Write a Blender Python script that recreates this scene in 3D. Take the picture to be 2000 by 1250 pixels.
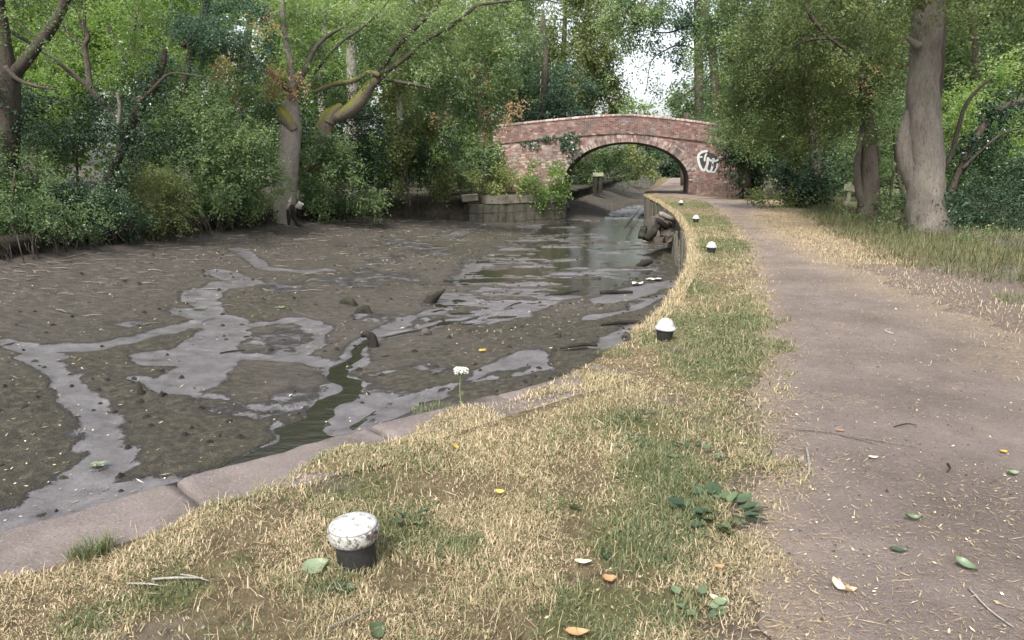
import bpy, math, random
import numpy as np
from mathutils import Vector, Matrix, Euler

for o in list(bpy.data.objects):
    bpy.data.objects.remove(o)
SC = bpy.context.scene
COL = SC.collection
R = math.radians
rng = np.random.default_rng(7)
random.seed(7)

# ------------------------------------------------------------------ camera
F, PITCH, EYE = 1444.0, math.atan(303 / 1444.0), 1.6
cam = bpy.data.cameras.new('camera')
cam.sensor_width = 36.0
cam.lens = F / 2000.0 * 36.0
cam.clip_start, cam.clip_end = 0.05, 4000
camo = bpy.data.objects.new('camera', cam)
COL.objects.link(camo)
camo.location = (0, 0, EYE)
camo.rotation_euler = (math.pi / 2 - PITCH, 0, 0)
SC.camera = camo

# ------------------------------------------------------------------ world, sun, exposure
SUN_EL, SUN_AZ = 52.0, 200.0          # sun high, behind and a little left of the camera
w = bpy.data.worlds.new('World')
SC.world = w
w.use_nodes = True
nt = w.node_tree
nt.nodes.clear()
sky = nt.nodes.new('ShaderNodeTexSky')
sky.sky_type = 'NISHITA'
sky.sun_disc = False
sky.sun_elevation = R(SUN_EL)
sky.sun_rotation = R(SUN_AZ)
sky.air_density, sky.dust_density, sky.ozone_density = 1.0, 4.0, 1.0
hs = nt.nodes.new('ShaderNodeHueSaturation')
hs.inputs['Saturation'].default_value = 0.30     # thin overcast: almost white
bg = nt.nodes.new('ShaderNodeBackground')
bg.inputs['Strength'].default_value = 0.11
wo = nt.nodes.new('ShaderNodeOutputWorld')
nt.links.new(sky.outputs[0], hs.inputs['Color'])
nt.links.new(hs.outputs[0], bg.inputs[0])
nt.links.new(bg.outputs[0], wo.inputs[0])
sun = bpy.data.lights.new('sun', 'SUN')
sun.energy = 1.5
sun.angle = R(11)
sun.color = (1.0, 0.95, 0.87)
suno = bpy.data.objects.new('sun', sun)
COL.objects.link(suno)
_az = R(SUN_AZ)
_d = Vector((math.sin(_az) * math.cos(R(SUN_EL)), math.cos(_az) * math.cos(R(SUN_EL)), math.sin(R(SUN_EL))))
suno.rotation_euler = _d.to_track_quat('Z', 'Y').to_euler()
SC.view_settings.view_transform = 'Standard'
SC.view_settings.look = 'None'
SC.view_settings.gamma = 1
SC.view_settings.use_curve_mapping = False
SC.view_settings.exposure = 1.7
SC.render.engine = 'CYCLES'
SC.cycles.use_denoising = True
SC.cycles.max_bounces = 6
SC.cycles.diffuse_bounces = 4
SC.cycles.glossy_bounces = 3
SC.cycles.transmission_bounces = 3
SC.cycles.sample_clamp_indirect = 6


# ------------------------------------------------------------------ geometry of the picture -> points of the place
def ray(px, py):
    x, y = (px - 1000) / F, (625 - py) / F
    c, s = math.cos(PITCH), math.sin(PITCH)
    return x, c + y * s, -s + y * c


def G(px, py, z=0.0):
    d = ray(px, py)
    t = (z - EYE) / d[2]
    return np.array([d[0] * t, d[1] * t, z])


def A(px, py, Y):
    d = ray(px, py)
    t = Y / d[1]
    return np.array([d[0] * t, Y, EYE + d[2] * t])


# ------------------------------------------------------------------ noise
def _h(i, j, s):
    n = (i.astype(np.int64) * 374761393 + j.astype(np.int64) * 668265263 + s * 974634777) & 0xffffffff
    n = ((n ^ (n >> 13)) * 1274126177) & 0xffffffff
    return ((n ^ (n >> 16)) & 0xffff) / 65535.0


def vn(x, y, s=0):
    x, y = np.asarray(x, float), np.asarray(y, float)
    i, j = np.floor(x), np.floor(y)
    f, g = x - i, y - j
    f, g = f * f * f * (f * (f * 6 - 15) + 10), g * g * g * (g * (g * 6 - 15) + 10)
    return (_h(i, j, s) * (1 - f) + _h(i + 1, j, s) * f) * (1 - g) + (_h(i, j + 1, s) * (1 - f) + _h(i + 1, j + 1, s) * f) * g


def fbm(x, y, s=0, o=4):
    t, a, n = 0, 0.5, 0
    for k in range(o):
        t = t + a * vn(x * 2 ** k + 17.3 * k, y * 2 ** k - 9.1 * k, s + k)
        n += a
        a *= 0.5
    return t / n


def sstep(a, b, x):
    t = np.clip((x - a) / (b - a), 0, 1)
    return t * t * (3 - 2 * t)


def unit(v):
    return v / (np.linalg.norm(v, axis=-1, keepdims=True) + 1e-9)


# ------------------------------------------------------------------ mesh helpers
def put(name, me, m=None, parent=None, base=None):
    o = bpy.data.objects.new(name, me)
    COL.objects.link(o)
    if m is not None and me is not None and len(me.materials) == 0:
        me.materials.append(m)
    if parent is not None:
        o.parent = parent
        o.location = -parent.location
    return o


def arr_mesh(name, V, Fc, attrs=None, smooth=True):
    V = np.ascontiguousarray(V, np.float32)
    Fc = np.ascontiguousarray(Fc, np.int32)
    me = bpy.data.meshes.new(name)
    me.vertices.add(len(V))
    me.vertices.foreach_set('co', V.ravel())
    k = Fc.shape[1]
    me.loops.add(Fc.size)
    me.loops.foreach_set('vertex_index', Fc.ravel())
    me.polygons.add(len(Fc))
    me.polygons.foreach_set('loop_start', np.arange(0, Fc.size, k, dtype=np.int32))
    me.polygons.foreach_set('use_smooth', np.full(len(Fc), smooth))
    me.update(calc_edges=True)
    for a, val in (attrs or {}).items():
        at = me.attributes.new(a, 'FLOAT', 'POINT')
        at.data.foreach_set('value', np.ascontiguousarray(val, np.float32))
    return me


class MB:
    def __init__(s):
        s.v, s.f, s.t = [], [], []

    def add(s, vs, fs, tint=0.5):
        n = len(s.v)
        s.v += [tuple(float(c) for c in p) for p in vs]
        s.t += [tint] * len(vs)
        s.f += [tuple(i + n for i in f) for f in fs]

    def box(s, c, size, rot=None, tint=0.5, jit=0.0):
        x, y, z = [a / 2 for a in size]
        vs = [Vector((a * x, b * y, d * z)) for d in (-1, 1) for b in (-1, 1) for a in (-1, 1)]
        if jit:
            vs = [p + Vector([random.uniform(-jit, jit) for _ in range(3)]) for p in vs]
        if rot is not None:
            M = Euler(rot).to_matrix()
            vs = [M @ p for p in vs]
        vs = [p + Vector(c) for p in vs]
        s.add(vs, [(0, 2, 3, 1), (4, 5, 7, 6), (0, 1, 5, 4), (1, 3, 7, 5), (3, 2, 6, 7), (2, 0, 4, 6)], tint)

    def tube(s, pts, rad, n=8, jit=0.0, sub=4, tint=0.5, cap=True, flute=0.0):
        P = [Vector([float(c) for c in p]) for p in pts]
        rad = [float(r) for r in (rad if hasattr(rad, '__len__') else [rad] * len(P))]
        if sub > 1 and len(P) > 1:
            Q, rr = [], []
            for i in range(len(P) - 1):
                p0, p1, p2, p3 = P[max(i - 1, 0)], P[i], P[i + 1], P[min(i + 2, len(P) - 1)]
                for k in range(sub):
                    t = k / sub
                    Q.append(0.5 * ((2 * p1) + (p2 - p0) * t + (2 * p0 - 5 * p1 + 4 * p2 - p3) * t * t + (3 * p1 - p0 - 3 * p2 + p3) * t ** 3))
                    rr.append(rad[i] * (1 - t) + rad[i + 1] * t)
            Q.append(P[-1]); rr.append(rad[-1])
            P, rad = Q, rr
        vs, fs = [], []
        u = None
        ph = random.uniform(0, 50)
        for i, p in enumerate(P):
            d = (P[min(i + 1, len(P) - 1)] - P[max(i - 1, 0)]).normalized()
            if u is None:
                u = d.orthogonal().normalized()
            u = (u - d * u.dot(d)).normalized()
            b = d.cross(u)
            for k in range(n):
                a = 2 * math.pi * k / n
                r = rad[i]
                if jit:
                    r *= 1 + jit * (float(vn(np.array([k * 1.7 + ph]), np.array([i * 0.6]), 5)[0]) - 0.5) * 2
                if flute:
                    r *= 1 + flute * math.sin(a * 3 + ph)
                vs.append(p + (u * math.cos(a) + b * math.sin(a)) * r)
        for i in range(len(P) - 1):
            for k in range(n):
                k2 = (k + 1) % n
                fs.append((i * n + k, i * n + k2, (i + 1) * n + k2, (i + 1) * n + k))
        if cap:
            fs.append(tuple(range(n - 1, -1, -1)))
            fs.append(tuple((len(P) - 1) * n + k for k in range(n)))
        s.add(vs, fs, tint)

    def lathe(s, c, prof, n=24, jit=0.0, tilt=None, tint=0.5):
        vs, fs = [], []
        for i, (r, z) in enumerate(prof):
            for k in range(n):
                a = 2 * math.pi * k / n
                q = r * (1 + jit * (random.random() - 0.5))
                vs.append(Vector((q * math.cos(a), q * math.sin(a), z)))
        if tilt is not None:
            M = Euler(tilt).to_matrix()
            vs = [M @ p for p in vs]
        vs = [p + Vector([float(x) for x in c]) for p in vs]
        for i in range(len(prof) - 1):
            for k in range(n):
                k2 = (k + 1) % n
                fs.append((i * n + k, i * n + k2, (i + 1) * n + k2, (i + 1) * n + k))
        fs.append(tuple(range(n - 1, -1, -1)))
        fs.append(tuple((len(prof) - 1) * n + k for k in range(n)))
        s.add(vs, fs, tint)

    def mesh(s, name, smooth=True):
        me = bpy.data.meshes.new(name)
        me.from_pydata(s.v, [], s.f)
        me.polygons.foreach_set('use_smooth', [smooth] * len(s.f))
        at = me.attributes.new('tint', 'FLOAT', 'POINT')
        at.data.foreach_set('value', s.t)
        me.update()
        return me

    def build(s, name, m, parent=None, smooth=True):
        return put(name, s.mesh(name, smooth), m, parent)


def tag(o, label=None, cat=None, group=None, kind=None):
    for k, v in (('label', label), ('category', cat), ('group', group), ('kind', kind)):
        if v:
            o[k] = v
    return o


def empty(name, loc, label, cat, group=None):
    o = bpy.data.objects.new(name, None)
    o.empty_display_size = 0.2
    COL.objects.link(o)
    o.location = [float(c) for c in loc]
    return tag(o, label, cat, group)


# ------------------------------------------------------------------ materials
def new_mat(name):
    m = bpy.data.materials.new(name)
    m.use_nodes = True
    t = m.node_tree
    return m, t, t.nodes['Principled BSDF']


def nd(t, typ, **kw):
    n = t.nodes.new('ShaderNode' + typ)
    for k, v in kw.items():
        if k in n.inputs.keys():
            n.inputs[k].default_value = v
        else:
            setattr(n, k, v)
    return n


def ramp(t, stops, src=None, interp='LINEAR'):
    n = t.nodes.new('ShaderNodeValToRGB')
    n.color_ramp.interpolation = interp
    e = n.color_ramp.elements
    while len(e) < len(stops):
        e.new(0.5)
    for i, (p, c) in enumerate(stops):
        e[i].position = p
        e[i].color = (*c, 1) if hasattr(c, '__len__') else (c, c, c, 1)
    if src is not None:
        t.links.new(src, n.inputs[0])
    return n.outputs[0]


def mixc(t, f, a, b, blend='MIX'):
    n = t.nodes.new('ShaderNodeMix')
    n.data_type = 'RGBA'
    n.blend_type = blend
    for s, v in ((n.inputs[0], f), (n.inputs[6], a), (n.inputs[7], b)):
        if hasattr(v, 'is_output') or isinstance(v, bpy.types.NodeSocket):
            t.links.new(v, s)
        else:
            s.default_value = (*v, 1) if hasattr(v, '__len__') else v
    return n.outputs[2]


def mth(t, op, a, b=0.0):
    n = t.nodes.new('ShaderNodeMath')
    n.operation = op
    for i, v in enumerate((a, b)):
        if isinstance(v, bpy.types.NodeSocket):
            t.links.new(v, n.inputs[i])
        else:
            n.inputs[i].default_value = v
    return n.outputs[0]


def noise(t, scale, detail=6, rough=0.6, vec=None, stretch=None):
    n = nd(t, 'TexNoise')
    n.inputs['Scale'].default_value = scale
    n.inputs['Detail'].default_value = detail
    n.inputs['Roughness'].default_value = rough
    g = t.nodes.new('ShaderNodeNewGeometry')
    src = g.outputs['Position'] if vec is None else vec
    if stretch:
        mp = nd(t, 'Mapping')
        mp.inputs['Scale'].default_value = stretch
        t.links.new(src, mp.inputs[0])
        src = mp.outputs[0]
    t.links.new(src, n.inputs['Vector'])
    return n.outputs[0]


def attr(t, name='tint'):
    n = nd(t, 'Attribute')
    n.attribute_name = name
    return n.outputs['Fac']


def bump(t, b, h, strength=0.5, dist=0.02):
    n = nd(t, 'Bump')
    n.inputs['Strength'].default_value = strength
    n.inputs['Distance'].default_value = dist
    t.links.new(h, n.inputs['Height'])
    t.links.new(n.outputs[0], b.inputs['Normal'])


def base(t, b, c):
    if isinstance(c, bpy.types.NodeSocket):
        t.links.new(c, b.inputs['Base Color'])
    else:
        b.inputs['Base Color'].default_value = (*c, 1)


def leaf_mat(name, c0, c1, c2, trans=0.35, rough=0.45, tcol=(1.5, 1.6, 0.7)):
    m, t, b = new_mat(name)
    c = ramp(t, [(0.0, c0), (0.5, c1), (1.0, c2)], attr(t))
    base(t, b, c)
    b.inputs['Roughness'].default_value = rough
    b.inputs['Specular IOR Level'].default_value = 0.35
    tr = nd(t, 'BsdfTranslucent')
    t.links.new(mixc(t, 1.0, c, tcol, 'MULTIPLY'), tr.inputs[0])
    mx = nd(t, 'MixShader')
    mx.inputs[0].default_value = trans
    t.links.new(b.outputs[0], mx.inputs[1])
    t.links.new(tr.outputs[0], mx.inputs[2])
    t.links.new(mx.outputs[0], t.nodes['Material Output'].inputs[0])
    return m


M = {}
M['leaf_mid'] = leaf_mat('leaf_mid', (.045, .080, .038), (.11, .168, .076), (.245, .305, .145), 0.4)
M['leaf_dark'] = leaf_mat('leaf_dark', (.012, .028, .015), (.026, .054, .026), (.055, .10, .045), 0.2, 0.35)  # dark leaf, darkened further to stand in for shade in hollows
M['leaf_olive'] = leaf_mat('leaf_olive', (.062, .082, .034), (.13, .158, .062), (.26, .29, .125), 0.4)
M['leaf_wood'] = leaf_mat('leaf_wood', (.042, .062, .026), (.100, .132, .050), (.215, .245, .10), 0.4)
M['leaf_bright'] = leaf_mat('leaf_bright', (.105, .17, .055), (.18, .26, .085), (.31, .39, .16), 0.48)  # light green leaf; on the trees behind, its paleness stands in for sunlight
M['leaf_blue'] = leaf_mat('leaf_blue', (.034, .070, .049), (.070, .122, .085), (.13, .19, .13), 0.36)
M['leaf_brown'] = leaf_mat('leaf_brown', (.22, .13, .07), (.38, .25, .14), (.50, .38, .24), 0.35, 0.7, (1.2, 1.1, .9))
M['leaf_ivy'] = leaf_mat('leaf_ivy', (.015, .034, .018), (.034, .066, .034), (.09, .14, .08), 0.15, 0.22)
M['blade'] = leaf_mat('blade', (.50, .400, .275), (.24, .215, .115), (.088, .125, .055), 0.3, 0.6, (1.2, 1.2, .8))
M['meadow'] = leaf_mat('meadow', (.24, .20, .12), (.125, .125, .058), (.052, .074, .032), 0.3, 0.6, (1.2, 1.2, .8))  # darker set of blade colours, standing in for the shade of the trees
M['straw'] = leaf_mat('straw', (.20, .14, .08), (.38, .29, .18), (.52, .43, .30), 0.15, 0.6, (1.1, 1.1, .9))
M['chip'] = leaf_mat('chip', (.22, .17, .09), (.42, .38, .24), (.75, .72, .6), 0.1, 0.6, (1, 1, 1))


def bark_mat(name, dark, light, moss=0.0, streak=1.0):
    m, t, b = new_mat(name)
    n1 = noise(t, 5.0, 8, 0.7, stretch=(1, 1, 0.35))
    n2 = noise(t, 1.3, 4, 0.6)
    n3 = noise(t, 34, 5, 0.75, stretch=(1, 1, 0.22))
    c = ramp(t, [(0.36, dark), (0.64, light)], mth(t, 'ADD', mth(t, 'MULTIPLY', n1, 0.55), mth(t, 'MULTIPLY', n3, 0.45)))
    c = mixc(t, ramp(t, [(0.34, 0.75), (0.42, 0.0)], n3), c, tuple(x * 0.4 for x in dark))
    c = mixc(t, mth(t, 'MULTIPLY', ramp(t, [(0.45, 0.0), (0.7, 1.0)], n2), 0.45), c, tuple(x * 0.55 for x in dark))
    c = mixc(t, mth(t, 'MULTIPLY', ramp(t, [(0.5, 0.0), (0.65, 1.0)], noise(t, 2.1, 5, 0.65)), 0.35), c, (.10, .12, .06))
    if moss:
        g = nd(t, 'NewGeometry')
        sp = nd(t, 'SeparateXYZ')
        t.links.new(g.outputs['Normal'], sp.inputs[0])
        f = mth(t, 'ADD', sp.outputs[2], mth(t, 'MULTIPLY', mth(t, 'SUBTRACT', noise(t, 4, 5), 0.5), 1.6))
        f = ramp(t, [(0.5 - moss * 0.5, 0.0), (0.75 - moss * 0.4, 1.0)], f)
        c = mixc(t, f, c, mixc(t, noise(t, 30, 3), (.10, .11, .02), (.22, .21, .05)))
    base(t, b, c)
    b.inputs['Roughness'].default_value = 0.85
    b.inputs['Specular IOR Level'].default_value = 0.2
    bump(t, b, mth(t, 'ADD', n1, mth(t, 'MULTIPLY', n3, 0.8)), 1.0, 0.05)
    return m


M['bark'] = bark_mat('bark', (.055, .046, .037), (.135, .115, .095))
M['bark_dark'] = bark_mat('bark_dark', (.038, .032, .026), (.09, .075, .06))
M['bark_pale'] = bark_mat('bark_pale', (.17, .148, .13), (.30, .27, .24))
M['bark_grey'] = bark_mat('bark_grey', (.10, .088, .076), (.225, .20, .175))
M['bark_moss'] = bark_mat('bark_moss', (.12, .10, .075), (.22, .19, .14), 0.9)
M['bark_stub'] = bark_mat('bark_stub', (.12, .10, .075), (.2, .18, .13), 1.3)
M['dead_wood'] = bark_mat('dead_wood', (.014, .012, .010), (.042, .036, .031))
M['drift'] = bark_mat('drift', (.16, .14, .12), (.30, .27, .24))
M['twig_pale'] = bark_mat('twig_pale', (.36, .33, .29), (.55, .52, .47))


def mud_mat():
    m, t, b = new_mat('mud')
    wet = attr(t, 'wet')
    dry = attr(t, 'dry')
    f1, f2, f3 = noise(t, 9, 8, 0.68), noise(t, 45, 5, 0.7), noise(t, 1.6, 5, 0.6)
    f4 = noise(t, 3.2, 9, 0.7)
    f6 = noise(t, 4.5, 8, 0.72, stretch=(1, 2.6, 1))
    alg = ramp(t, [(0.36, (.016, .013, .009)), (0.5, (.050, .042, .027)), (0.64, (.120, .102, .068))], mth(t, 'ADD', mth(t, 'MULTIPLY', f1, 0.8), mth(t, 'MULTIPLY', f2, 0.2)))
    alg = mixc(t, ramp(t, [(0.5, 0.0), (0.68, 0.6)], f3), alg, (.052, .054, .024))
    alg = mixc(t, ramp(t, [(0.56, 0.0), (0.64, 0.6)], f2), alg, (.014, .011, .008))
    silt = ramp(t, [(0.36, (.058, .054, .056)), (0.64, (.148, .140, .147))], mth(t, 'ADD', mth(t, 'MULTIPLY', f4, 0.7), mth(t, 'MULTIPLY', f2, 0.3)))
    grey = ramp(t, [(0.36, (.026, .021, .017)), (0.5, (.072, .060, .050)), (0.64, (.155, .132, .112))], mth(t, 'ADD', mth(t, 'MULTIPLY', f6, 0.75), mth(t, 'MULTIPLY', f2, 0.25)))
    alg = mixc(t, dry, alg, grey)
    wn = mth(t, 'ADD', wet, mth(t, 'MULTIPLY', mth(t, 'SUBTRACT', f4, 0.5), 1.1))
    wn = mth(t, 'ADD', wn, mth(t, 'MULTIPLY', mth(t, 'SUBTRACT', f2, 0.5), 0.7))
    wm = ramp(t, [(0.42, 0.0), (0.60, 1.0)], wn)
    damp = ramp(t, [(0.12, 0.0), (0.45, 1.0)], wn)
    alg = mixc(t, mth(t, 'MULTIPLY', damp, 0.55), alg, (.030, .025, .018))
    f5 = noise(t, 22, 7, 0.75)
    silt = mixc(t, ramp(t, [(0.60, 0.0), (0.66, 0.7)], f5), silt, (.045, .038, .030))
    silt = mixc(t, ramp(t, [(0.36, 0.5), (0.42, 0.0)], f4), silt, (.060, .054, .046))
    base(t, b, mixc(t, wm, alg, silt))
    rr = mixc(t, wm, mixc(t, damp, (.8, .8, .8), (.5, .5, .5)), ramp(t, [(0.35, .24), (0.65, .46)], f5))
    t.links.new(rr, b.inputs['Roughness'])
    hb = mth(t, 'MULTIPLY', mth(t, 'ADD', f1, f2), mth(t, 'SUBTRACT', 1.15, wm))
    bump(t, b, hb, 1.0, 0.06)
    return m


M['mud'] = mud_mat()


def water_mat():
    m, t, b = new_mat('water')
    base(t, b, (.018, .018, .013))
    b.inputs['IOR'].default_value = 1.33
    b.inputs['Roughness'].default_value = 0.03
    b.inputs['Specular IOR Level'].default_value = 0.6
    bump(t, b, mth(t, 'ADD', noise(t, 2.2, 3, 0.5, stretch=(1, 2.2, 1)), mth(t, 'MULTIPLY', noise(t, 9, 3, 0.6, stretch=(1, 1.8, 1)), .35)), 0.22, 0.06)
    return m


M['water'] = water_mat()


def path_mat():
    m, t, b = new_mat('path_earth')
    f1, f2, f3 = noise(t, 1.1, 6, 0.6), noise(t, 60, 6, 0.75), noise(t, 240, 2, 0.5)
    c = ramp(t, [(0.38, (.120, .099, .094)), (0.62, (.255, .212, .200))], mth(t, 'ADD', mth(t, 'MULTIPLY', f1, 0.6), mth(t, 'MULTIPLY', f2, 0.4)))
    c = mixc(t, ramp(t, [(0.60, 0.0), (0.68, 0.8)], f3), c, (.34, .29, .24))
    c = mixc(t, mth(t, 'MULTIPLY', ramp(t, [(0.5, 0.0), (0.66, 1.0)], noise(t, 3.5, 6, 0.7)), 0.5), c, (.125, .103, .098))
    c = mixc(t, ramp(t, [(0.30, 0.85), (0.40, 0.0)], f2), c, (.07, .052, .046))
    c = mixc(t, mth(t, 'MULTIPLY', attr(t, 'straw'), ramp(t, [(0.40, 0.0), (0.62, 0.9)], noise(t, 26, 6, 0.75, stretch=(1, 2.5, 1)))), c, (.37, .29, .19))
    base(t, b, c)
    b.inputs['Roughness'].default_value = 0.9
    b.inputs['Specular IOR Level'].default_value = 0.2
    bump(t, b, mth(t, 'ADD', f2, mth(t, 'MULTIPLY', f3, 0.6)), 1.0, 0.02)
    return m


M['path'] = path_mat()


def verge_mat():
    m, t, b = new_mat('verge_soil')
    g = attr(t, 'green')
    f1, f2, f3 = noise(t, 14, 7, 0.75), noise(t, 160, 6, 0.8, stretch=(1, 1.8, 1)), noise(t, 2, 4)
    v = mth(t, 'ADD', mth(t, 'MULTIPLY', f1, 0.5), mth(t, 'MULTIPLY', f2, 0.5))
    d = ramp(t, [(0.36, (.045, .034, .024)), (0.5, (.15, .115, .07)), (0.64, (.33, .26, .165))], v)
    gr = ramp(t, [(0.3, (.05, .065, .022)), (0.7, (.15, .18, .065))], v)
    c = mixc(t, ramp(t, [(0.45, 0.0), (0.85, 0.6)], mth(t, 'ADD', g, mth(t, 'MULTIPLY', mth(t, 'SUBTRACT', f1, 0.5), 0.8))), d, gr)
    c = mixc(t, attr(t, 'soil'), c, ramp(t, [(0.36, (.085, .068, .060)), (0.64, (.225, .185, .165))], v))
    base(t, b, c)
    b.inputs['Roughness'].default_value = 0.95
    b.inputs['Specular IOR Level'].default_value = 0.1
    bump(t, b, v, 1.0, 0.03)
    return m


M['verge'] = verge_mat()


def stone_mat(name, c0, c1, dark, green=0.3, scale=1.0, streak=False):
    m, t, b = new_mat(name)
    f1 = noise(t, 3 * scale, 6, 0.65)
    f2 = noise(t, 40 * scale, 6, 0.75)
    f3 = noise(t, 1.4, 5, 0.6, stretch=(4, 4, 0.4) if streak else None)
    c = ramp(t, [(0.3, c0), (0.7, c1)], mth(t, 'ADD', mth(t, 'MULTIPLY', f1, 0.5), mth(t, 'MULTIPLY', f2, 0.5)))
    c = mixc(t, ramp(t, [(0.30, 0.9), (0.42, 0.0)], f2), c, dark)
    c = mixc(t, ramp(t, [(0.48, 0.0), (0.66, 0.8)], f3), c, dark)
    c = mixc(t, mth(t, 'MULTIPLY', ramp(t, [(0.5, 0.0), (0.65, 1.0)], noise(t, 6, 5)), green), c, (.10, .115, .05))
    c = mixc(t, mth(t, 'MULTIPLY', ramp(t, [(0.62, 0.0), (0.68, 1.0)], noise(t, 75, 2)), 0.6), c, tuple(min(1, x * 1.7) for x in c1))
    base(t, b, c)
    b.inputs['Roughness'].default_value = 0.85
    b.inputs['Specular IOR Level'].default_value = 0.25
    bump(t, b, mth(t, 'ADD', f1, f2), 0.6, 0.02)
    return m


M['coping'] = stone_mat('coping_stone', (.105, .086, .081), (.205, .172, .163), (.055, .046, .042), 0.15, 1.6)
M['stone'] = stone_mat('wall_stone', (.055, .050, .042), (.13, .118, .098), (.022, .02, .017), 0.6, 1.0, True)
M['stone_top'] = stone_mat('wall_stone_light', (.12, .11, .088), (.25, .225, .19), (.045, .04, .032), 0.6)
M['plank'] = stone_mat('piling', (.085, .078, .064), (.19, .175, .145), (.028, .026, .021), 0.7, 1.0, True)
M['rubble'] = stone_mat('rubble', (.045, .04, .034), (.12, .10, .088), (.02, .018, .015), 0.3)
M['core'] = stone_mat('bank_earth', (.03, .025, .02), (.07, .058, .046), (.015, .013, .01), 0.3)
M['fence'] = stone_mat('fence_wood', (.21, .22, .15), (.35, .365, .26), (.10, .095, .06), 0.5)


def brick_mat(name, obj_random=False, pale=0.0):
    m, t, b = new_mat(name)
    if obj_random:
        oi = nd(t, 'ObjectInfo')
        r = oi.outputs['Random']
    else:
        r = attr(t)
    if pale:
        c = ramp(t, [(0.0, (.075, .062, .06)), (0.3, (.19, .11, .09)), (0.6, (.27, .20, .175)), (1.0, (.42, .37, .34))], r)
    else:
        c = ramp(t, [(0.0, (.070, .050, .048)), (0.3, (.165, .095, .083)), (0.65, (.245, .135, .115)), (0.88, (.32, .215, .185)), (1.0, (.46, .39, .35))], r)
    f1, f2, f3 = noise(t, 1.1, 6, 0.65), noise(t, 30, 5, 0.7), noise(t, 3.2, 6, 0.7)
    c = mixc(t, mth(t, 'MULTIPLY', ramp(t, [(0.50, 0.0), (0.64, 1.0)], f3), 0.55), c, (.40, .36, .33))
    c = mixc(t, mth(t, 'MULTIPLY', ramp(t, [(0.46, 0.0), (0.64, 1.0)], f1), 0.7), c, (.085, .076, .072))
    c = mixc(t, mth(t, 'MULTIPLY', f2, 0.3), c, (.12, .08, .07))
    base(t, b, c)
    b.inputs['Roughness'].default_value = 0.9
    b.inputs['Specular IOR Level'].default_value = 0.15
    bump(t, b, f2, 0.4, 0.01)
    return m


M['brick'] = brick_mat('brick')
M['brick_ring'] = brick_mat('brick_ring', True, 1.0)


def plain(name, c, rough=0.7, n=None, c2=None, lo=0.4, hi=0.6, spec=0.3, bmp=0.0):
    m, t, b = new_mat(name)
    if n:
        f = noise(t, n, 6, 0.7)
        base(t, b, ramp(t, [(lo, c2), (hi, c)], f))
        if bmp:
            bump(t, b, f, bmp, 0.01)
    else:
        base(t, b, c)
    b.inputs['Roughness'].default_value = rough
    b.inputs['Specular IOR Level'].default_value = spec
    return m


M['mortar'] = plain('mortar', (.40, .35, .30), 0.95, 4, (.16, .13, .11))
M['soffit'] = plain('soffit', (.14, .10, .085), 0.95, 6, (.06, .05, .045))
M['white'] = plain('white_paint', (.37, .375, .37), 0.6, 30, (.17, .16, .14), 0.36, 0.46, 0.3, 0.6)
M['white_edge'] = plain('chipped_paint', (.38, .375, .35), 0.7, 60, (.09, .075, .06), 0.42, 0.53, 0.3, 0.8)
M['black'] = plain('black_paint', (.022, .022, .021), 0.5, 60, (.06, .055, .05), 0.28, 0.42, 0.3, 0.3)
M['bare_metal'] = plain('bare_metal', (.16, .13, .11), 0.7, 90, (.035, .028, .024), .42, .56, .3, .8)
M['spray_white'] = plain('spray_white', (.46, .46, .45), 0.6, 14, (.22, .17, .15), .32, .42)
M['spray_black'] = plain('spray_black', (.035, .035, .038), 0.8, 9, (.12, .08, .07), .36, .46)
M['flower'] = plain('flower_white', (.55, .55, .50), 0.7)
M['stem'] = plain('stem_green', (.16, .20, .08), 0.6)
M['plastic'] = plain('white_plastic', (.50, .51, .51), 0.35)
M['bigleaf'] = leaf_mat('bigleaf', (.075, .11, .06), (.14, .19, .11), (.23, .28, .18), 0.25, 0.4, (1.1, 1.2, .7))
M['dockleaf'] = leaf_mat('dockleaf', (.030, .052, .030), (.055, .085, .046), (.12, .16, .08), 0.25, 0.4, (1.1, 1.2, .7))
M['yellow'] = leaf_mat('yellow_leaf', (.50, .28, .05), (.62, .38, .07), (.70, .48, .12), 0.25, 0.5, (1, 1, 1))
M['orange'] = leaf_mat('orange_leaf', (.30, .15, .07), (.40, .24, .12), (.48, .34, .2), 0.2, 0.6, (1, 1, 1))
M['tanleaf'] = leaf_mat('tan_leaf', (.38, .28, .18), (.55, .42, .28), (.68, .58, .44), 0.15, 0.6, (1, 1, 1))

# ------------------------------------------------------------------ plan of the canal
_eY = np.array([-8, -4, 0, 2.98, 3.51, 4.32, 5.5, 6.22, 7.02, 8.34, 11.26, 14.02, 18.51, 24.28, 31.83, 37.95, 41, 45, 60, 95, 140])
_eX = np.array([-14, -9.6, -5.3, -2.25, -1.72, -0.88, 0.36, 0.76, 1.2, 1.76, 2.67, 3.39, 4.34, 5.34, 6.32, 6.88, 7.25, 7.9, 11.3, 18.5, 30])
_bY = np.array([-8, 0, 10, 15.96, 20.95, 28.87, 34, 36.8, 38.5, 40.3, 41, 46, 60, 75, 95, 140])
_bX = np.array([-19, -15, -12.4, -11.12, -10.15, -8.94, -6.6, -3.6, -1.6, 2.4, 2.9, 3.6, 6.5, 9.9, 13.4, 24])


def edgeX(y):
    y = np.asarray(y, float)
    return sum(np.interp(y + d, _eY, _eX) for d in (-0.3, 0, 0.3)) / 3


def bankX(y):
    y = np.asarray(y, float)
    return np.interp(y, _bY, _bX)


stone_z = lambda y: np.interp(y, [3.5, 4.3, 5.3, 6.2], [.035, .022, -.01, -.05])
WZ = -1.5


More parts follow.
